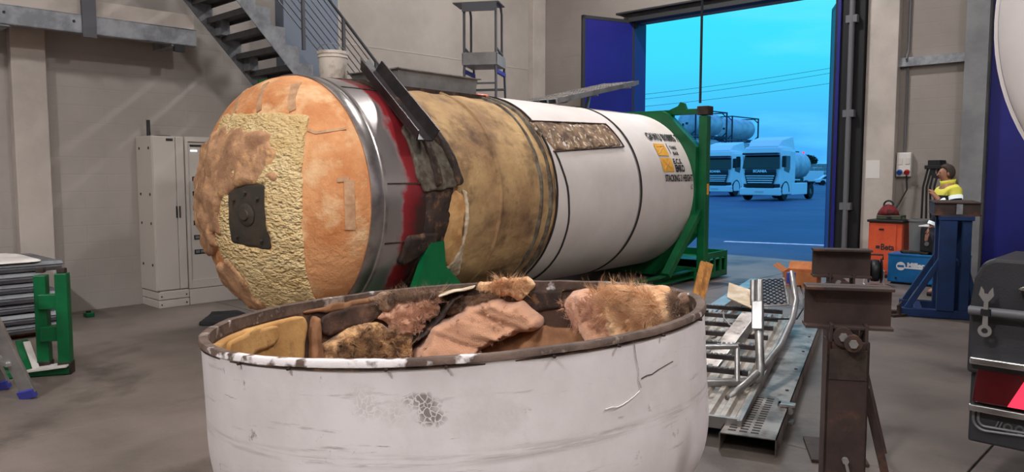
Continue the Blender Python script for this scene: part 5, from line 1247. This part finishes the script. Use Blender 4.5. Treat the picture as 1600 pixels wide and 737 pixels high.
for k, (v0, v1, u0_, u1, zz, th_, lab) in enumerate(((-9.5, -8.55, .2, 2.32, .752, .022, 'lower white sheet lying on the stack of grey covers'), (-9.45, -8.75, .5, 1.95, .792, .03, 'upper smaller white sheet lying on top of the stack of covers'))):
    o = sheet('white_sheet', [(v0, u0_), (v1, u0_ + .03), (v1 + .02, u1), (v0, u1 - .05)], (.05, .05), lambda x, y, h: (x, y, h), 'sheet_white', None, thick=th_, amp=.012, freq=2.5, soft=1, seed=60 + k, base=0)
    hall(o, 0, 0, zz); tag(o, lab, 'sheet')
# green bracket
p_ = gz(100, 583)
t = thing('green_bracket', 'green steel upright bracket with two rungs standing on the floor by the stack', 'bracket', (p_.x, p_.y, 0), R(12))
for x, y in ((.02, 0), (-.155, .06)):
    MB().b2((x - .045, y - .045, .0), (x + .045, y + .045, .82 - .02 * (x < 0))).build('upright', 'frame_green', t, bevel=.006)
    MB().b2((x - .05, y - .05, .0), (x + .05, y + .05, .10)).build('foot', 'casting_rust', t, bevel=.006)
    MB().b2((x - .03, y - .03, .82), (x + .03, y + .03, .86)).build('cap', 'casting_rust', t, bevel=.006)
for z in (.27, .53): MB().b2((-.16, -.02, z), (.02, .05, z + .12)).build('rung', 'frame_green', t, bevel=.006)
MB().bar((.05, -.02, .03), (-.56, -.10, .03), .07, .05).build('base_rail', 'frame_green', t, bevel=.005)
MB().bar((-.15, .05, .03), (-.55, .28, .03), .07, .05).build('base_rail', 'frame_green', t, bevel=.005)
t = thing('green_plate', 'bent green and white steel plate lying on the floor beside the green bracket', 'plate', gz(45, 590), R(14))
MB().bar((-.05, .05, .05), (.28, .05, .08), .16, .012).build('flat_plate', 'sheet_white', t)
MB().bar((-.14, .30, .24), (.02, .02, .03), .09, .02).build('bent_arm', 'frame_green', t); MB().bar((-.10, .28, .22), (.04, .05, .03), .05, .05).build('white_arm', 'sheet_white', t)
# step ladder at the left edge
fa, fb = gz(46, 622), gz(6, 608)
lad2 = thing('step_ladder', 'aluminium step ladder with blue feet at the left edge of the floor', 'ladder', (fa.x, fa.y, 0), 0)
o_ = Vector((0, 0, 0)); w2 = fb - fa; topv = Vector((-.30, -.36, 1.35)); back = Vector((-.72, -.78, 0))
for o2, nm in ((o_, 'front_rail'), (w2, 'front_rail'), (o_ + back, 'rear_rail'), (w2 + back, 'rear_rail')):
    top = (topv if nm == 'front_rail' else topv + Vector((-.05, -.06, 0))) + (w2 if o2 in (w2, w2 + back) else Vector((0, 0, 0)))
    MB().bar(o2 + Vector((0, 0, .04)), top, .10, .03, (0, -1, 0)).build(nm, 'alu', lad2, bevel=.004)
    dd_ = (top - o2).normalized(); MB().bar(o2 + Vector((0, 0, .0)) + dd_ * .005, o2 + dd_ * .07, .115, .045, (0, -1, 0)).build('foot', 'plastic_blue', lad2, bevel=.004)
for k in range(1, 5):
    a = topv * (k / 5); MB().bar(a, a + w2, .09, .03).build('step', 'alu', lad2, bevel=.003)
MB().bar(topv + Vector((-.02, -.03, .02)), topv + w2 + Vector((-.02, -.03, .02)), .26, .04).build('top_platform', 'plastic_blue', lad2, bevel=.006)
gb = gz(137, 495); t = thing('green_block', 'small green block on the floor by the left wall', 'block', (gb.x, gb.y, 0), HALL)
MB().b2((-.05, -.03, 0), (.05, .06, .05)).build('block', 'frame_green', t, bevel=.008); MB().b2((-.02, -.01, .05), (.02, .03, .07)).build('knob', 'black_plastic', t)

# ================================================================== the tanker trailer at the right edge
pc = gz(1504, 690, .26); tv, tu, _ = uvz(pc)
tr = thing('tanker_trailer', 'rear of a white tanker trailer with black mudguards at the right edge', 'tanker trailer', W(tv, tu), HALL)
g = MB()
tcx, tcz, trr = 1.245, 2.40, 1.25
prof = [(.001, -.32)] + [(trr * math.sin(PI / 2 * k / 16), .02 - .34 * math.cos(PI / 2 * k / 16)) for k in range(1, 17)] + [(trr, .1), (trr, 9.0), (.001, 9.3)]
g.lathe(prof, 96, lambda r, a, y: (tcx + r * math.cos(a), y + .32, tcz + r * math.sin(a))); g.build('tank_body', 'tanker_white', tr, smooth='auto')
g = MB(); g.lathe([(trr, .33), (trr + .02, .34), (trr + .02, .40), (trr, .41)], 96, lambda r, a, y: (tcx + r * math.cos(a), y, tcz + r * math.sin(a))); g.build('tank_ring', 'tanker_white', tr, smooth='auto')
# rear valance with rounded shoulder
def rpanel(poly, d, fnn): return MB().prism(poly, d, fnn)
pol = [(.0, .62), (.0, .95), (.015, 1.10), (.05, 1.18), (.10, 1.205), (2.4, 1.205), (2.4, .62)]
MB().prism(pol, .5, lambda a, b, tt: (a, tt, b)).build('rear_mudguard', 'mud_black', tr, bevel=.02, seg=3)
MB().b2((.012, .04, .26), (2.4, .46, .62)).build('lower_valance', 'mud_black', tr, bevel=.012)
MB().cyl((.01, -.045, .945), (2.4, -.045, .945), .022, n=14).build('guard_bar', 'pipe_grey', tr, smooth='auto')
for x in (.0, .8, 1.6): MB().bar((x + .02, -.045, .945), (x + .02, .02, .945), .03, .03).build('bar_mount', 'pipe_grey', tr)
g = MB(); g.prism([(.02, .675), (2.4, .675), (2.4, .705), (.02, .71)], -.04, lambda a, b, tt: (a, tt, b)); g.build('chrome_trim', 'chrome', tr, bevel=.006)
g = MB(); g.prism([(.02, .43), (2.4, .43), (2.4, .455), (.02, .465)], -.05, lambda a, b, tt: (a, tt + .04, b)); g.build('chrome_trim', 'chrome', tr, bevel=.006)
tl_ = MB().prism([(.03, .475), (.6, .475), (.6, .655), (.045, .655)], -.03, lambda a, b, tt: (a, tt + .03, b)).build('tail_light', 'lens_dark', tr, bevel=.01)
MB().prism([(.185, .482), (.59, .482), (.59, .648), (.262, .648)], -.008, lambda a, b, tt: (a, tt - .0, b)).build('lit_lens', 'lens_lit', tl_, bevel=.003)
# embossed marks under the light
g = MB(); 
for off in (0, .022):
    g.tube([(.30 - off, .035, .345 + off * .6)] + [(.09 + (.055 - off) * math.cos(a), .035, .385 + (.055 - off) * math.sin(a)) for a in [-PI / 2 - PI / 2 * k / 8 for k in range(9)]] + [(.035 + off, .035, .418)], .007, n=6)
g.build('embossed_sweep', 'embossed', tr, smooth='auto')
for x in (.185, .235):
    g = MB(); g.lathe([(.012, 0), (.020, -.006), (.022, 0)], 16, lambda r, a, y: (x + r * math.cos(a), .038 + y, .366 + r * math.sin(a))); g.build('embossed_ring', 'embossed', tr, smooth='auto')
for x in (.13, .145): MB().bar((x, .036, .35), (x + .015, .036, .39), .006, .006).build('embossed_slash', 'embossed', tr)
MB().prism([(.21, 1.07), (.30, 1.045), (.30, 1.10), (.25, 1.095)], -.06, lambda a, b, tt: (a, tt, b)).build('chrome_corner', 'chrome', tr, bevel=.004)
# wheel fenders behind and wheels
for k, (yc, zt_) in enumerate(((1.25, 1.33), (2.55, 1.36), (3.85, 1.36))):
    rr_ = .66; zc_ = zt_ - rr_
    g = MB(); n = 18; P = []
    for i in range(n + 1):
        a = PI * i / n
        for r2 in (rr_ - .02, rr_):
            P += [(.10, yc + r2 * math.cos(a), zc_ + r2 * math.sin(a)), (.72, yc + r2 * math.cos(a), zc_ + r2 * math.sin(a))]
    F = []
    for i in range(n):
        b_ = 4 * i
        F += [(b_, b_ + 1, b_ + 5, b_ + 4), (b_ + 2, b_ + 6, b_ + 7, b_ + 3), (b_, b_ + 4, b_ + 6, b_ + 2), (b_ + 1, b_ + 3, b_ + 7, b_ + 5)]
    F += [(0, 2, 3, 1), (4 * n, 4 * n + 1, 4 * n + 3, 4 * n + 2)]
    g.add(P, F); g.build('wheel_fender', 'mud_black', tr, smooth='auto')
    w_ = MB().lathe([(.2, .30), (.50, .30), (.53, .27), (.53, -.0), (.50, -.03), (.2, -.03)], 32, lambda r, a, y: (.16 + y + .03, yc + r * math.cos(a), .53 + r * math.sin(a))).build('tyre', 'tyre', tr, smooth='auto')
    MB().lathe([(.001, .05), (.12, .04), (.28, .08), (.29, .0)], 24, lambda r, a, y: (.17 + y, yc + r * math.cos(a), .53 + r * math.sin(a))).build('wheel_rim', 'bolt_metal', w_, smooth='auto')
MB().b2((.8, .6, .75), (1.7, 9, 1.05)).build('chassis', 'mud_black', tr); 
for y in (.8, 4.5, 8.0): MB().b2((.6, y, 1.05), (1.9, y + .3, 1.5)).build('tank_cradle', 'mud_black', tr)
for y in (1.25, 2.55, 3.85): MB().cyl((.3, y, .53), (2.2, y, .53), .07, n=12).build('axle', 'mud_black', tr, smooth='auto')
# wrench hung on the bar
wr_ = thing('wrench', 'grey combination wrench hanging on the bar of the black mudguard', 'wrench', W(tv, tu), HALL)
g = MB(); wx, wy = .088, -.078
g.prism([(wx - .012, .875), (wx + .012, .875), (wx + .009, 1.005), (wx - .009, 1.005)], .010, lambda a, b, tt: (a, wy + tt, b)); g.build('shaft', 'bolt_metal', wr_)
MB().lathe([(.014, 0), (.030, 0), (.030, .012), (.014, .012), (.014, 0)], 20, lambda r, a, y: (wx + r * math.cos(a), wy - .001 + y, .855 + r * math.sin(a))).build('ring_end', 'bolt_metal', wr_, smooth='auto')
g = MB(); g.prism([(wx - .012, 1.0), (wx + .012, 1.0), (wx + .032, 1.03), (wx + .026, 1.07), (wx + .012, 1.05), (wx + .006, 1.035), (wx - .008, 1.037), (wx - .012, 1.055), (wx - .024, 1.07), (wx - .032, 1.03)], .012, lambda a, b, tt: (a, wy - .001 + tt, b)); g.build('open_end', 'bolt_metal', wr_)
MB().b2((wx - .02, wy - .006, .93), (wx + .02, wy + .036, .96)).build('hanging_loop', 'black_rubber', wr_)

# ================================================================== the worker
PXY = gY(1484, 270, 9.95)
per = thing('person', 'person in a yellow and navy work jacket looking left behind the blue stand', 'person', (PXY.x, PXY.y, 0), R(80))
def skin(name, verts, edges, mat_, parent, sub=2, root=0):
    me = bpy.data.meshes.new(name); me.from_pydata([v[:3] for v in verts], edges, [])
    o = bpy.data.objects.new(name, me); COL.objects.link(o); o.parent = parent
    me.materials.append(M[mat_])
    o.modifiers.new('skin', 'SKIN')
    if not me.skin_vertices: 
        bpy.context.view_layer.objects.active = o
        bm = bmesh.new(); bm.from_mesh(me); bm.verts.layers.skin.verify(); bm.to_mesh(me); bm.free()
    sd = me.skin_vertices[0].data
    for i, v in enumerate(verts):
        r = v[3]; sd[i].radius = r if isinstance(r, tuple) else (r, r); sd[i].use_root = (i == root)
    s = o.modifiers.new('smooth', 'SUBSURF'); s.levels = sub; s.render_levels = sub
    o.modifiers['skin'].use_smooth_shade = True
    return o
# faces +y in its own frame; left arm (toward the camera) is bent with the hand in front of the chest
B = [(0, 0, .93, (.15, .11)), (0, .0, 1.10, (.14, .10)), (0, .02, 1.30, (.16, .11)), (0, .0, 1.44, (.09, .07)), (0, .03, 1.51, .052), (0, .05, 1.57, (.062, .075)), (0, .05, 1.64, (.076, .092)), (0, .045, 1.70, (.05, .06)),
     (-.17, .0, 1.40, .06), (-.24, -.02, 1.16, .047), (-.16, .14, 1.24, .036), (-.09, .19, 1.33, .028),      # left arm
     (.17, .0, 1.40, .06), (.25, .0, 1.14, .047), (.26, .08, .96, .036), (.25, .12, .88, .028),            # right arm
     (-.09, 0, .85, .095), (-.10, .02, .48, .062), (-.10, -.02, .10, .042), (-.10, .12, .04, .038),
     (.09, 0, .85, .095), (.11, .06, .48, .062), (.12, .02, .10, .042), (.12, .16, .04, .038),
     (0, .135, 1.60, .013), (0, .155, 1.585, .010)]
E_ = [(0, 1), (1, 2), (2, 3), (3, 4), (4, 5), (5, 6), (6, 7), (3, 8), (8, 9), (9, 10), (10, 11), (3, 12), (12, 13), (13, 14), (14, 15), (0, 16), (16, 17), (17, 18), (18, 19), (0, 20), (20, 21), (21, 22), (22, 23), (6, 24), (24, 25)]
# fingers on both hands
def hand(base, idx, d, sx):
    d = Vector(d).normalized(); up2 = Vector((0, 0, 1)); s_ = d.cross(up2).normalized() * sx
    b0_ = Vector(base)
    pi_ = len(B); B.append((*(b0_ + d * .05), (.034, .018))); E_.append((idx, pi_))
    for k, (o2, ln_) in enumerate(((-.027, .062), (-.009, .075), (.009, .070), (.026, .055))):
        a = b0_ + d * .085 + s_ * o2; m_ = a + d * ln_ * .5 + up2 * -.012; e_ = m_ + d * ln_ * .25 + up2 * -.03
        i0 = len(B); B.append((*a, .0085)); B.append((*m_, .008)); B.append((*e_, .007)); E_.extend([(pi_, i0), (i0, i0 + 1), (i0 + 1, i0 + 2)])
    a = b0_ + d * .03 - s_ * .045; i0 = len(B); B.append((*a, .010)); B.append((*(a + d * .035 - s_ * .012), .009)); E_.extend([(idx, i0), (i0, i0 + 1)])
hand((-.09, .19, 1.33), 11, (.5, .3, .6), 1); hand((.25, .12, .88), 15, (-.1, .35, -.9), -1)
skin('body', B, E_, 'skin', per)
# jacket
J = [(0, 0, .90, (.19, .145)), (0, .0, 1.08, (.19, .145)), (0, .02, 1.28, (.205, .15)), (0, .0, 1.42, (.15, .11)), (0, .01, 1.475, (.085, .08)),
     (-.19, .0, 1.395, .083), (-.255, -.02, 1.16, .068), (-.125, .165, 1.285, .05), (.19, .0, 1.395, .083), (.26, .0, 1.14, .068), (.254, .11, .91, .05)]
JE = [(0, 1), (1, 2), (2, 3), (3, 4), (3, 5), (5, 6), (6, 7), (3, 8), (8, 9), (9, 10)]
jk = skin('jacket', J, JE, 'jacket_two', per)
T = [(0, 0, .92, (.165, .125)), (-.095, 0, .82, .108), (-.10, .02, .48, .082), (-.10, -.02, .10, .072), (.095, 0, .82, .108), (.11, .06, .48, .082), (.12, .02, .10, .072)]
skin('trousers', T, [(0, 1), (1, 2), (2, 3), (0, 4), (4, 5), (5, 6)], 'jacket_navy', per)
for x, y in ((-.10, -.02), (.12, .02)):
    g = MB(); g.lathe([(.001, .0), (.05, 0), (.052, .04), (.045, .09), (.05, .16), (.001, .16)], 14, lambda r, a, z: (x + r * math.cos(a), y + .04 + r * math.sin(a) * (2.2 if z < .08 else 1.1), z)); g.build('boot', 'boot', per, smooth=True)
# hair, ears, eyes, mouth, collar
g = MB(); g.lathe([(.001, .108)] + [(.097 * math.sin(t), .108 * math.cos(t)) for t in [.25, .5, .8, 1.1, 1.4, 1.7, 2.0, 2.3, 2.6]] + [(.001, -.10)], 20, lambda r, a, z: (r * .90 * math.cos(a), .035 + r * 1.05 * math.sin(a) - max(0, math.sin(a)) * .075 * min(1, max(0, (.075 - z) / .05)), 1.630 + z)); g.build('hair', 'hair', per, smooth=True)
for s in (-1, 1):
    MB().lathe([(.001, .012), (.014, .010), (.020, 0), (.001, -.004)], 12, lambda r, a, z: (s * (.078 + z), .045 + r * .8 * math.cos(a), 1.605 + r * 1.3 * math.sin(a))).build('ear', 'skin', per, smooth=True)
    MB().lathe([(.001, .008), (.008, .005), (.010, 0)], 10, lambda r, a, z: (s * .032 + r * math.cos(a), .128 + z, 1.625 + r * math.sin(a))).build('eye', 'hair', per, smooth=True)
MB().b2((-.022, .118, 1.545), (.022, .128, 1.552)).build('mouth', 'red_cloth', per)
g = MB(); g.lathe([(.070, 1.45), (.082, 1.455), (.088, 1.50), (.094, 1.53), (.086, 1.53), (.078, 1.50), (.070, 1.46)], 20, lambda r, a, z: (r * math.cos(a), .015 + r * math.sin(a), z - .015 * math.sin(a))); g.build('collar', 'jacket_yellow', per, smooth=True)
def band(c, d, r, w, nm='reflective_band', mm='reflector'):
    c = Vector(c); d = Vector(d).normalized(); return MB().cyl(c - d * w / 2, c + d * w / 2, r, r, n=18, caps=False).build(nm, mm, per, smooth=True)
band((-.212, -.008, 1.31), (-.06, -.02, -.25), .080, .05); band((.212, .015, 1.31), (.06, .05, -.25), .080, .05)
band((-.155, .13, 1.25), (.05, .045, .065), .060, .04); band((.256, .09, .95), (0, .07, -.16), .060, .045)
band((-.10, -.012, .20), (0, .04, .38), .076, .05); band((.12, .027, .20), (0, .04, .38), .076, .05)

# ================================================================== the yard outside
def truck(label, x, y, rz):
    t = thing('truck', label, 'truck', (x, y, 0), rz, 'white trucks in the yard')
    w = 1.25                        # local: front towards -y
    # cab shell as lofted sections (y, half width, z)
    g = MB(); secs = [[(-w * .97, .35), (w * .97, .35), (w * .99, 1.1), (w, 1.9), (w * .97, 2.9), (w * .90, 3.15), (-w * .90, 3.15), (-w * .97, 2.9), (-w, 1.9), (-w * .99, 1.1)]]
    ys = [0, .35, 2.25]
    def sec_(k):
        if k == 0: return [(x_ * (.93 if z_ > .3 else .9), .0 + (.30 if z_ > 2.6 else (.12 if z_ > 1.7 else 0)), z_ - (.05 if z_ > 3 else 0)) for x_, z_ in secs[0]]
        if k == 1: return [(x_, .45, z_) for x_, z_ in secs[0]]
        return [(x_, 2.25, z_) for x_, z_ in secs[0]]
    n = 10; P = sec_(0) + sec_(1) + sec_(2); F = []
    for j in range(2):
        for i in range(n): F.append((j * n + i, j * n + (i + 1) % n, (j + 1) * n + (i + 1) % n, (j + 1) * n + i))
    F += [tuple(range(n)), tuple(range(2 * n, 3 * n))]
    g.add(P, F); g.build('cab', 'truck_white', t, bevel=.05, seg=2)
    # roof fairing
    g = MB(); P = []
    for y_, ww, zt_ in ((.35, .95, 3.2), (.8, 1.08, 3.55), (2.25, 1.18, 3.80)):
        P += [(-ww, y_, 3.05), (-ww * .9, y_, zt_), (ww * .9, y_, zt_), (ww, y_, 3.05)]
    F = [(j * 4 + i, j * 4 + i + 1, j * 4 + i + 5, j * 4 + i + 4) for j in range(2) for i in range(3)] + [(0, 1, 2, 3), (8, 9, 10, 11)]
    g.add(P, F); g.build('roof_fairing', 'truck_white', t, bevel=.04)
    g = MB(); g.prism([(-1.12, 1.88), (1.12, 1.88), (1.06, 2.66), (-1.06, 2.66)], .05, lambda a, b, tt: (a, .02 + (b - 1.88) * .22 + tt - .03, b)); g.build('windscreen', 'truck_glass', t, bevel=.02)
    MB().b2((-1.08, -.16, 2.68), (1.08, .16, 2.80)).build('sun_visor', 'truck_glass', t, bevel=.03)
    for s in (-1, 1):
        g = MB(); g.prism([(.42, 1.75), (1.20, 1.62), (1.35, 1.9), (1.35, 2.62), (.42, 2.62)], .02, lambda a, b, tt: (s * (1.238 + tt), a, b)); g.build('side_window', 'truck_glass', t, bevel=.006)
        MB().b2((s * 1.28, -.08, 1.95), (s * 1.50, .12, 2.60)).build('mirror', 'truck_black', t, bevel=.04)
        MB().b2((s * .72 - .28, -.05, .78), (s * .72 + .28 + .18 * s * s, .06, .98)).build('headlight', 'truck_glass', t, bevel=.03)
        for yc in (.75, 5.2):
            tw = 1.05
            o = MB().lathe([(.22, -.15), (.48, -.15), (.51, -.10), (.51, .10), (.48, .15), (.22, .15)], 24, lambda r, a, y_: (s * (tw + y_ * 1.0), yc + r * math.cos(a), .50 + r * math.sin(a))).build('tyre', 'tyre', t, smooth='auto')
            MB().lathe([(.001, .10), (.10, .11), (.24, .06), (.25, .15)], 18, lambda r, a, y_: (s * (tw + y_), yc + r * math.cos(a), .50 + r * math.sin(a))).build('wheel_rim', 'galvanised', o, smooth='auto')
        g = MB(); P = []
        for i in range(11):
            a = PI * i / 10
            for r2 in (.56, .64): P += [(s * 1.24, .75 + r2 * math.cos(a), .50 + r2 * math.sin(a)), (s * .9, .75 + r2 * math.cos(a), .50 + r2 * math.sin(a))]
        g.add(P, [f for i in range(10) for f in ((4 * i, 4 * i + 1, 4 * i + 5, 4 * i + 4), (4 * i + 2, 4 * i + 6, 4 * i + 7, 4 * i + 3), (4 * i, 4 * i + 4, 4 * i + 6, 4 * i + 2))]); g.build('wheel_arch', 'truck_black', t)
        MB().b2((s * 1.0, 1.75, .30), (s * 1.24, 4.4, 1.02)).build('side_skirt', 'truck_white', t, bevel=.04)
        MB().b2((s * .85, 4.55, 1.02), (s * 1.24, 5.85, 1.10)).build('rear_mudguard', 'truck_black', t, bevel=.03)
        MB().b2((s * 1.05, 1.62, 1.1), (s * 1.245, 2.24, 2.9)).build('side_deflector', 'truck_white', t, bevel=.03)
    g = MB(); g.prism([(-.80, .95), (.80, .95), (.98, 1.62), (-.98, 1.62)], .05, lambda a, b, tt: (a, -.06 + tt, b)); gr = g.build('grille', 'truck_black', t, bevel=.02)
    for k in range(4): MB().b2((-.74 - k * .04, -.10, 1.02 + k * .13), (.74 + k * .04, -.05, 1.08 + k * .13)).build('grille_bar', 'truck_white', gr, bevel=.01)
    lettering('lettering', 'SCANIA', .20, lambda x_, y_: (-.42 + x_, -.075, 1.66 + y_), 'truck_white', t, width=.84, bold=.012)
    MB().b2((-.95, -.062, 1.62), (.95, .0, 1.84)).build('badge_panel', 'truck_grille', t, bevel=.02)
    MB().b2((-1.22, -.12, .30), (1.22, .25, .74)).build('bumper', 'truck_white', t, bevel=.06)
    MB().b2((-.85, -.13, .76), (.85, .0, .95)).build('lower_grille', 'truck_black', t, bevel=.02)
    MB().b2((-.26, -.135, .46), (.26, -.12, .57)).build('number_plate', 'paper', t)
    MB().b2((-.45, .3, .55), (.45, 6.0, .95)).build('chassis', 'truck_black', t)
    MB().b2((-.45, 2.3, .95), (.45, 3.0, 1.5)).build('engine_cover', 'truck_black', t)
    MB().b2((-.5, 4.6, .95), (.5, 5.6, 1.15)).build('coupling_plate', 'truck_black', t)
    return t
p1 = gz(1187, 313)
truck('white truck parked facing the doorway, nearest in the yard', p1.x, p1.y, R(-40))
p2 = gY(1117, 305, 54.0)
truck('white truck partly hidden behind the green frame and the white tank end', p2.x, p2.y, R(-40))
# tank trailer behind the nearest truck
d_ = Matrix.Rotation(R(-40), 3, 'Z') @ Vector((0, 1, 0))
q_ = gY(1222, 300, 62)
t = thing('tank_trailer', 'white tank trailer standing behind the nearest truck in the yard', 'tank trailer', (q_.x - 1.0, q_.y, 0), R(-40))
MB().lathe([(.001, -.3), (.7, -.22), (1.1, .0), (1.15, .3), (1.15, 6), (.9, 6.3), (.001, 6.4)], 28, lambda r, a, y: (r * math.cos(a), y, 2.25 + r * math.sin(a))).build('barrel', 'yard_tank', t, smooth='auto')
MB().b2((-.5, 0, .9), (.5, 6.2, 1.2)).build('chassis', 'truck_black', t)
for s in (-1, 1):
    MB().b2((s * 1.0, .2, .5), (s * 1.15, 3.6, 1.1)).build('side_guard', 'truck_white', t, bevel=.03)
    for y in (4.2, 5.4): MB().lathe([(.001, -.12), (.48, -.12), (.50, 0), (.48, .12), (.001, .12)], 20, lambda r, a, yy: (s * (1.0 + yy), y + r * math.cos(a), .5 + r * math.sin(a))).build('tyre', 'tyre', t, smooth='auto')
    MB().b2((s * .55 - .06, .6, 0), (s * .55 + .06, .72, .9)).build('landing_leg', 'truck_black', t)
MB().b2((-.3, .5, 3.35), (.3, 5.5, 3.45)).build('catwalk', 'truck_black', t)
# stacked tank containers
def yard_container():
    t = thing('yard_tank_container', 'x', 'tank container')
    w, h, l_ = 1.22, 2.59, 6.06
    for x in (-w, w):
        for y in (0, l_):
            MB().b2((x - .06, y - .06, 0), (x + .06, y + .06, h)).build('corner_post', 'yard_frame', t)
        for z in (0.06, h - .06): MB().bar((x, 0, z), (x, l_, z), .09, .11).build('side_rail', 'yard_frame', t)
    for y in (0, l_):
        for z in (.06, h - .06): MB().bar((-w, y, z), (w, y, z), .09, .11).build('end_rail', 'yard_frame', t)
        for sx_ in (-1, 1):
            for za, zb in ((.55, .1), (h - .55, h - .1)): MB().bar((sx_ * w, y, za), (sx_ * (w - .5), y, zb), .07, .09).build('corner_brace', 'yard_frame', t)
    g = MB(); g.lathe([(.001, .02), (.5, .06), (.9, .20), (1.10, .45), (1.12, .6), (1.12, l_ - .6), (1.05, l_ - .4), (.6, l_ - .1), (.001, l_ - .05)], 8 * 4, lambda r, a, y: (r * math.cos(a), y, 1.32 + r * math.sin(a))); g.build('barrel', 'yard_tank', t, smooth='auto')
    MB().b2((-.30, -.0, 1.0), (-.1, .06, 1.25)).build('valve_box', 'yard_frame', t); MB().b2((.1, -.0, 1.15), (.35, .06, 1.35)).build('document_box', 'yard_frame', t)
    return t
y0c = yard_container(); first = True
lv = ('bottom', 'middle', 'top')
for (px, dist, nm) in ((1126, 85, 'to the right of the green frame'), (1068, 76, 'seen through the green frame corner'), (1092, 92, 'farther back between the other two stacks')):
    b_ = gY(px, 290, dist)
    for k in range(3 if dist != 92 else 2):
        o = y0c if first else copy_tree(y0c); first = False
        o.location = (b_.x, b_.y, k * 2.6); o.rotation_euler = (0, 0, R(-44))
        o['label'] = '%s tank container of the yard stack %s' % (lv[k], nm); o['group'] = 'stacked tank containers in the yard'
# far wall, tree, vans, cables
a, b_ = gY(1225, 285, 118), gY(1420, 285, 112)
wl2 = thing('stone_wall', 'long grey stone wall closing the far side of the yard', 'wall', (0, 0, 0))
for r_ in range(5):
    for c in range(26):
        f0, f1 = (c + .5 * (r_ % 2)) / 26, (c + .96 + .5 * (r_ % 2)) / 26
        pa = a.lerp(b_, f0); pb = a.lerp(b_, f1); pa.z = pb.z = .3 + r_ * .6 + rng.uniform(-.02, .02)
        MB().bar(pa, pb, .7 + rng.uniform(-.1, .1), .56).build('block', 'yard_stone', wl2)
tp = gY(1262, 285, 128)
tr_ = thing('far_tree', 'dark round tree beyond the far wall of the yard', 'tree', (tp.x, tp.y, 0))
MB().cyl((0, 0, 0), (0, 0, 2.6), .18, .12, n=10).build('trunk', 'plank_wood', tr_, smooth='auto')
g = MB()
for k in range(900):
    d3_ = Vector((rng.gauss(0, 1), rng.gauss(0, 1), rng.gauss(0, 1))).normalized(); rr_ = rng.uniform(.6, 1.0)
    c_ = Vector((d3_.x * 1.5 * rr_, d3_.y * 1.4 * rr_, 3.5 + d3_.z * 1.15 * rr_))
    e1_ = Vector((rng.gauss(0, 1), rng.gauss(0, 1), rng.gauss(0, 1))).normalized() * .16; e2_ = e1_.cross(d3_).normalized() * .11
    g.add([c_ - e1_, c_ + e2_, c_ + e1_, c_ - e2_], [(0, 1, 2, 3)])
o = g.build('foliage', 'foliage', tr_); o['kind'] = 'stuff'
MB().lathe([(.001, 4.5), (.7, 4.3), (1.25, 3.6), (1.15, 2.9), (.5, 2.5), (.001, 2.45)], 16, lambda r, a_, z_: (r * math.cos(a_), r * math.sin(a_), z_)).build('crown', 'foliage', tr_, smooth=True)
vp = gz(1267, 287.5)
def van(label, loc, rz, L2, H2):
    t = thing('van', label, 'van', loc, rz)
    g = MB(); g.prism([(0, .35), (L2, .35), (L2, H2), (L2 * .28, H2), (L2 * .12, H2 * .62), (0, H2 * .55)], 1.8, lambda a_, b3, tt: (a_, tt - .9, b3)); g.build('body', 'truck_white', t, bevel=.06)
    for s in (-1, 1):
        g = MB(); g.prism([(L2 * .16, H2 * .62), (L2 * .42, H2 * .62), (L2 * .42, H2 * .9), (L2 * .29, H2 * .9)], .02, lambda a_, b3, tt: (a_, s * (.905 + tt), b3)); g.build('window', 'truck_glass', t)
        for x_ in (L2 * .2, L2 * .8): MB().cyl((x_, s * .72, .33), (x_, s * .92, .33), .33, n=18).build('wheel', 'tyre', t, smooth='auto')
    return t
van('white van parked before the far stone wall', (vp.x - 3, vp.y, 0), R(6), 4.6, 1.9)
vp2 = gz(1285, 289)
van('low white car at the right edge of the doorway view', (vp2.x - 1, vp2.y, 0), R(-12), 4.2, 1.35)
lp = gY(1254, 285, 122)
t = thing('lamp_post', 'thin yard post with a small red light near the tree', 'post', (lp.x, lp.y, 0))
MB().cyl((0, 0, 0), (0, 0, 4.6), .05, n=8).build('post', 'yard_frame', t); MB().cyl((0, 0, 4.6), (0, 0, 4.95), .16, n=10).build('red_light', 'lens_lit', t)
for k, (xa, ya, xb, yb, lab) in enumerate(((960, 145, 1330, 96, 'highest of three power lines crossing the sky'), (960, 152, 1330, 104, 'middle one of three power lines crossing the sky'), (960, 160, 1330, 122, 'lowest of three power lines crossing the sky'))):
    A_, B_ = gY(xa - 200, ya + 26, 62), gY(xb + 120, yb - 16, 62)
    pts = [A_.lerp(B_, i / 16) - Vector((0, 0, .5 * math.sin(PI * i / 16))) for i in range(17)]
    for e_, E2 in ((0, A_), (1, B_)):
        if k == 0:
            up_t = thing('utility_pole', 'wooden pole carrying the power lines, hidden beyond the %s side of the doorway' % ('left', 'right')[e_], 'pole', (E2.x, E2.y, 0))
            MB().cyl((0, 0, 0), (0, 0, E2.z + .4), .14, .10, n=10).build('mast', 'plank_wood', up_t, smooth='auto'); MB().b2((-.06, -.5, E2.z - 2.0), (.06, .5, E2.z - 1.85)).build('cross_arm', 'plank_wood', up_t)
    o = MB().tube(pts, .014, n=5).build('power_line', 'cable_dark', None); tag(o, lab, 'power line', 'power lines')
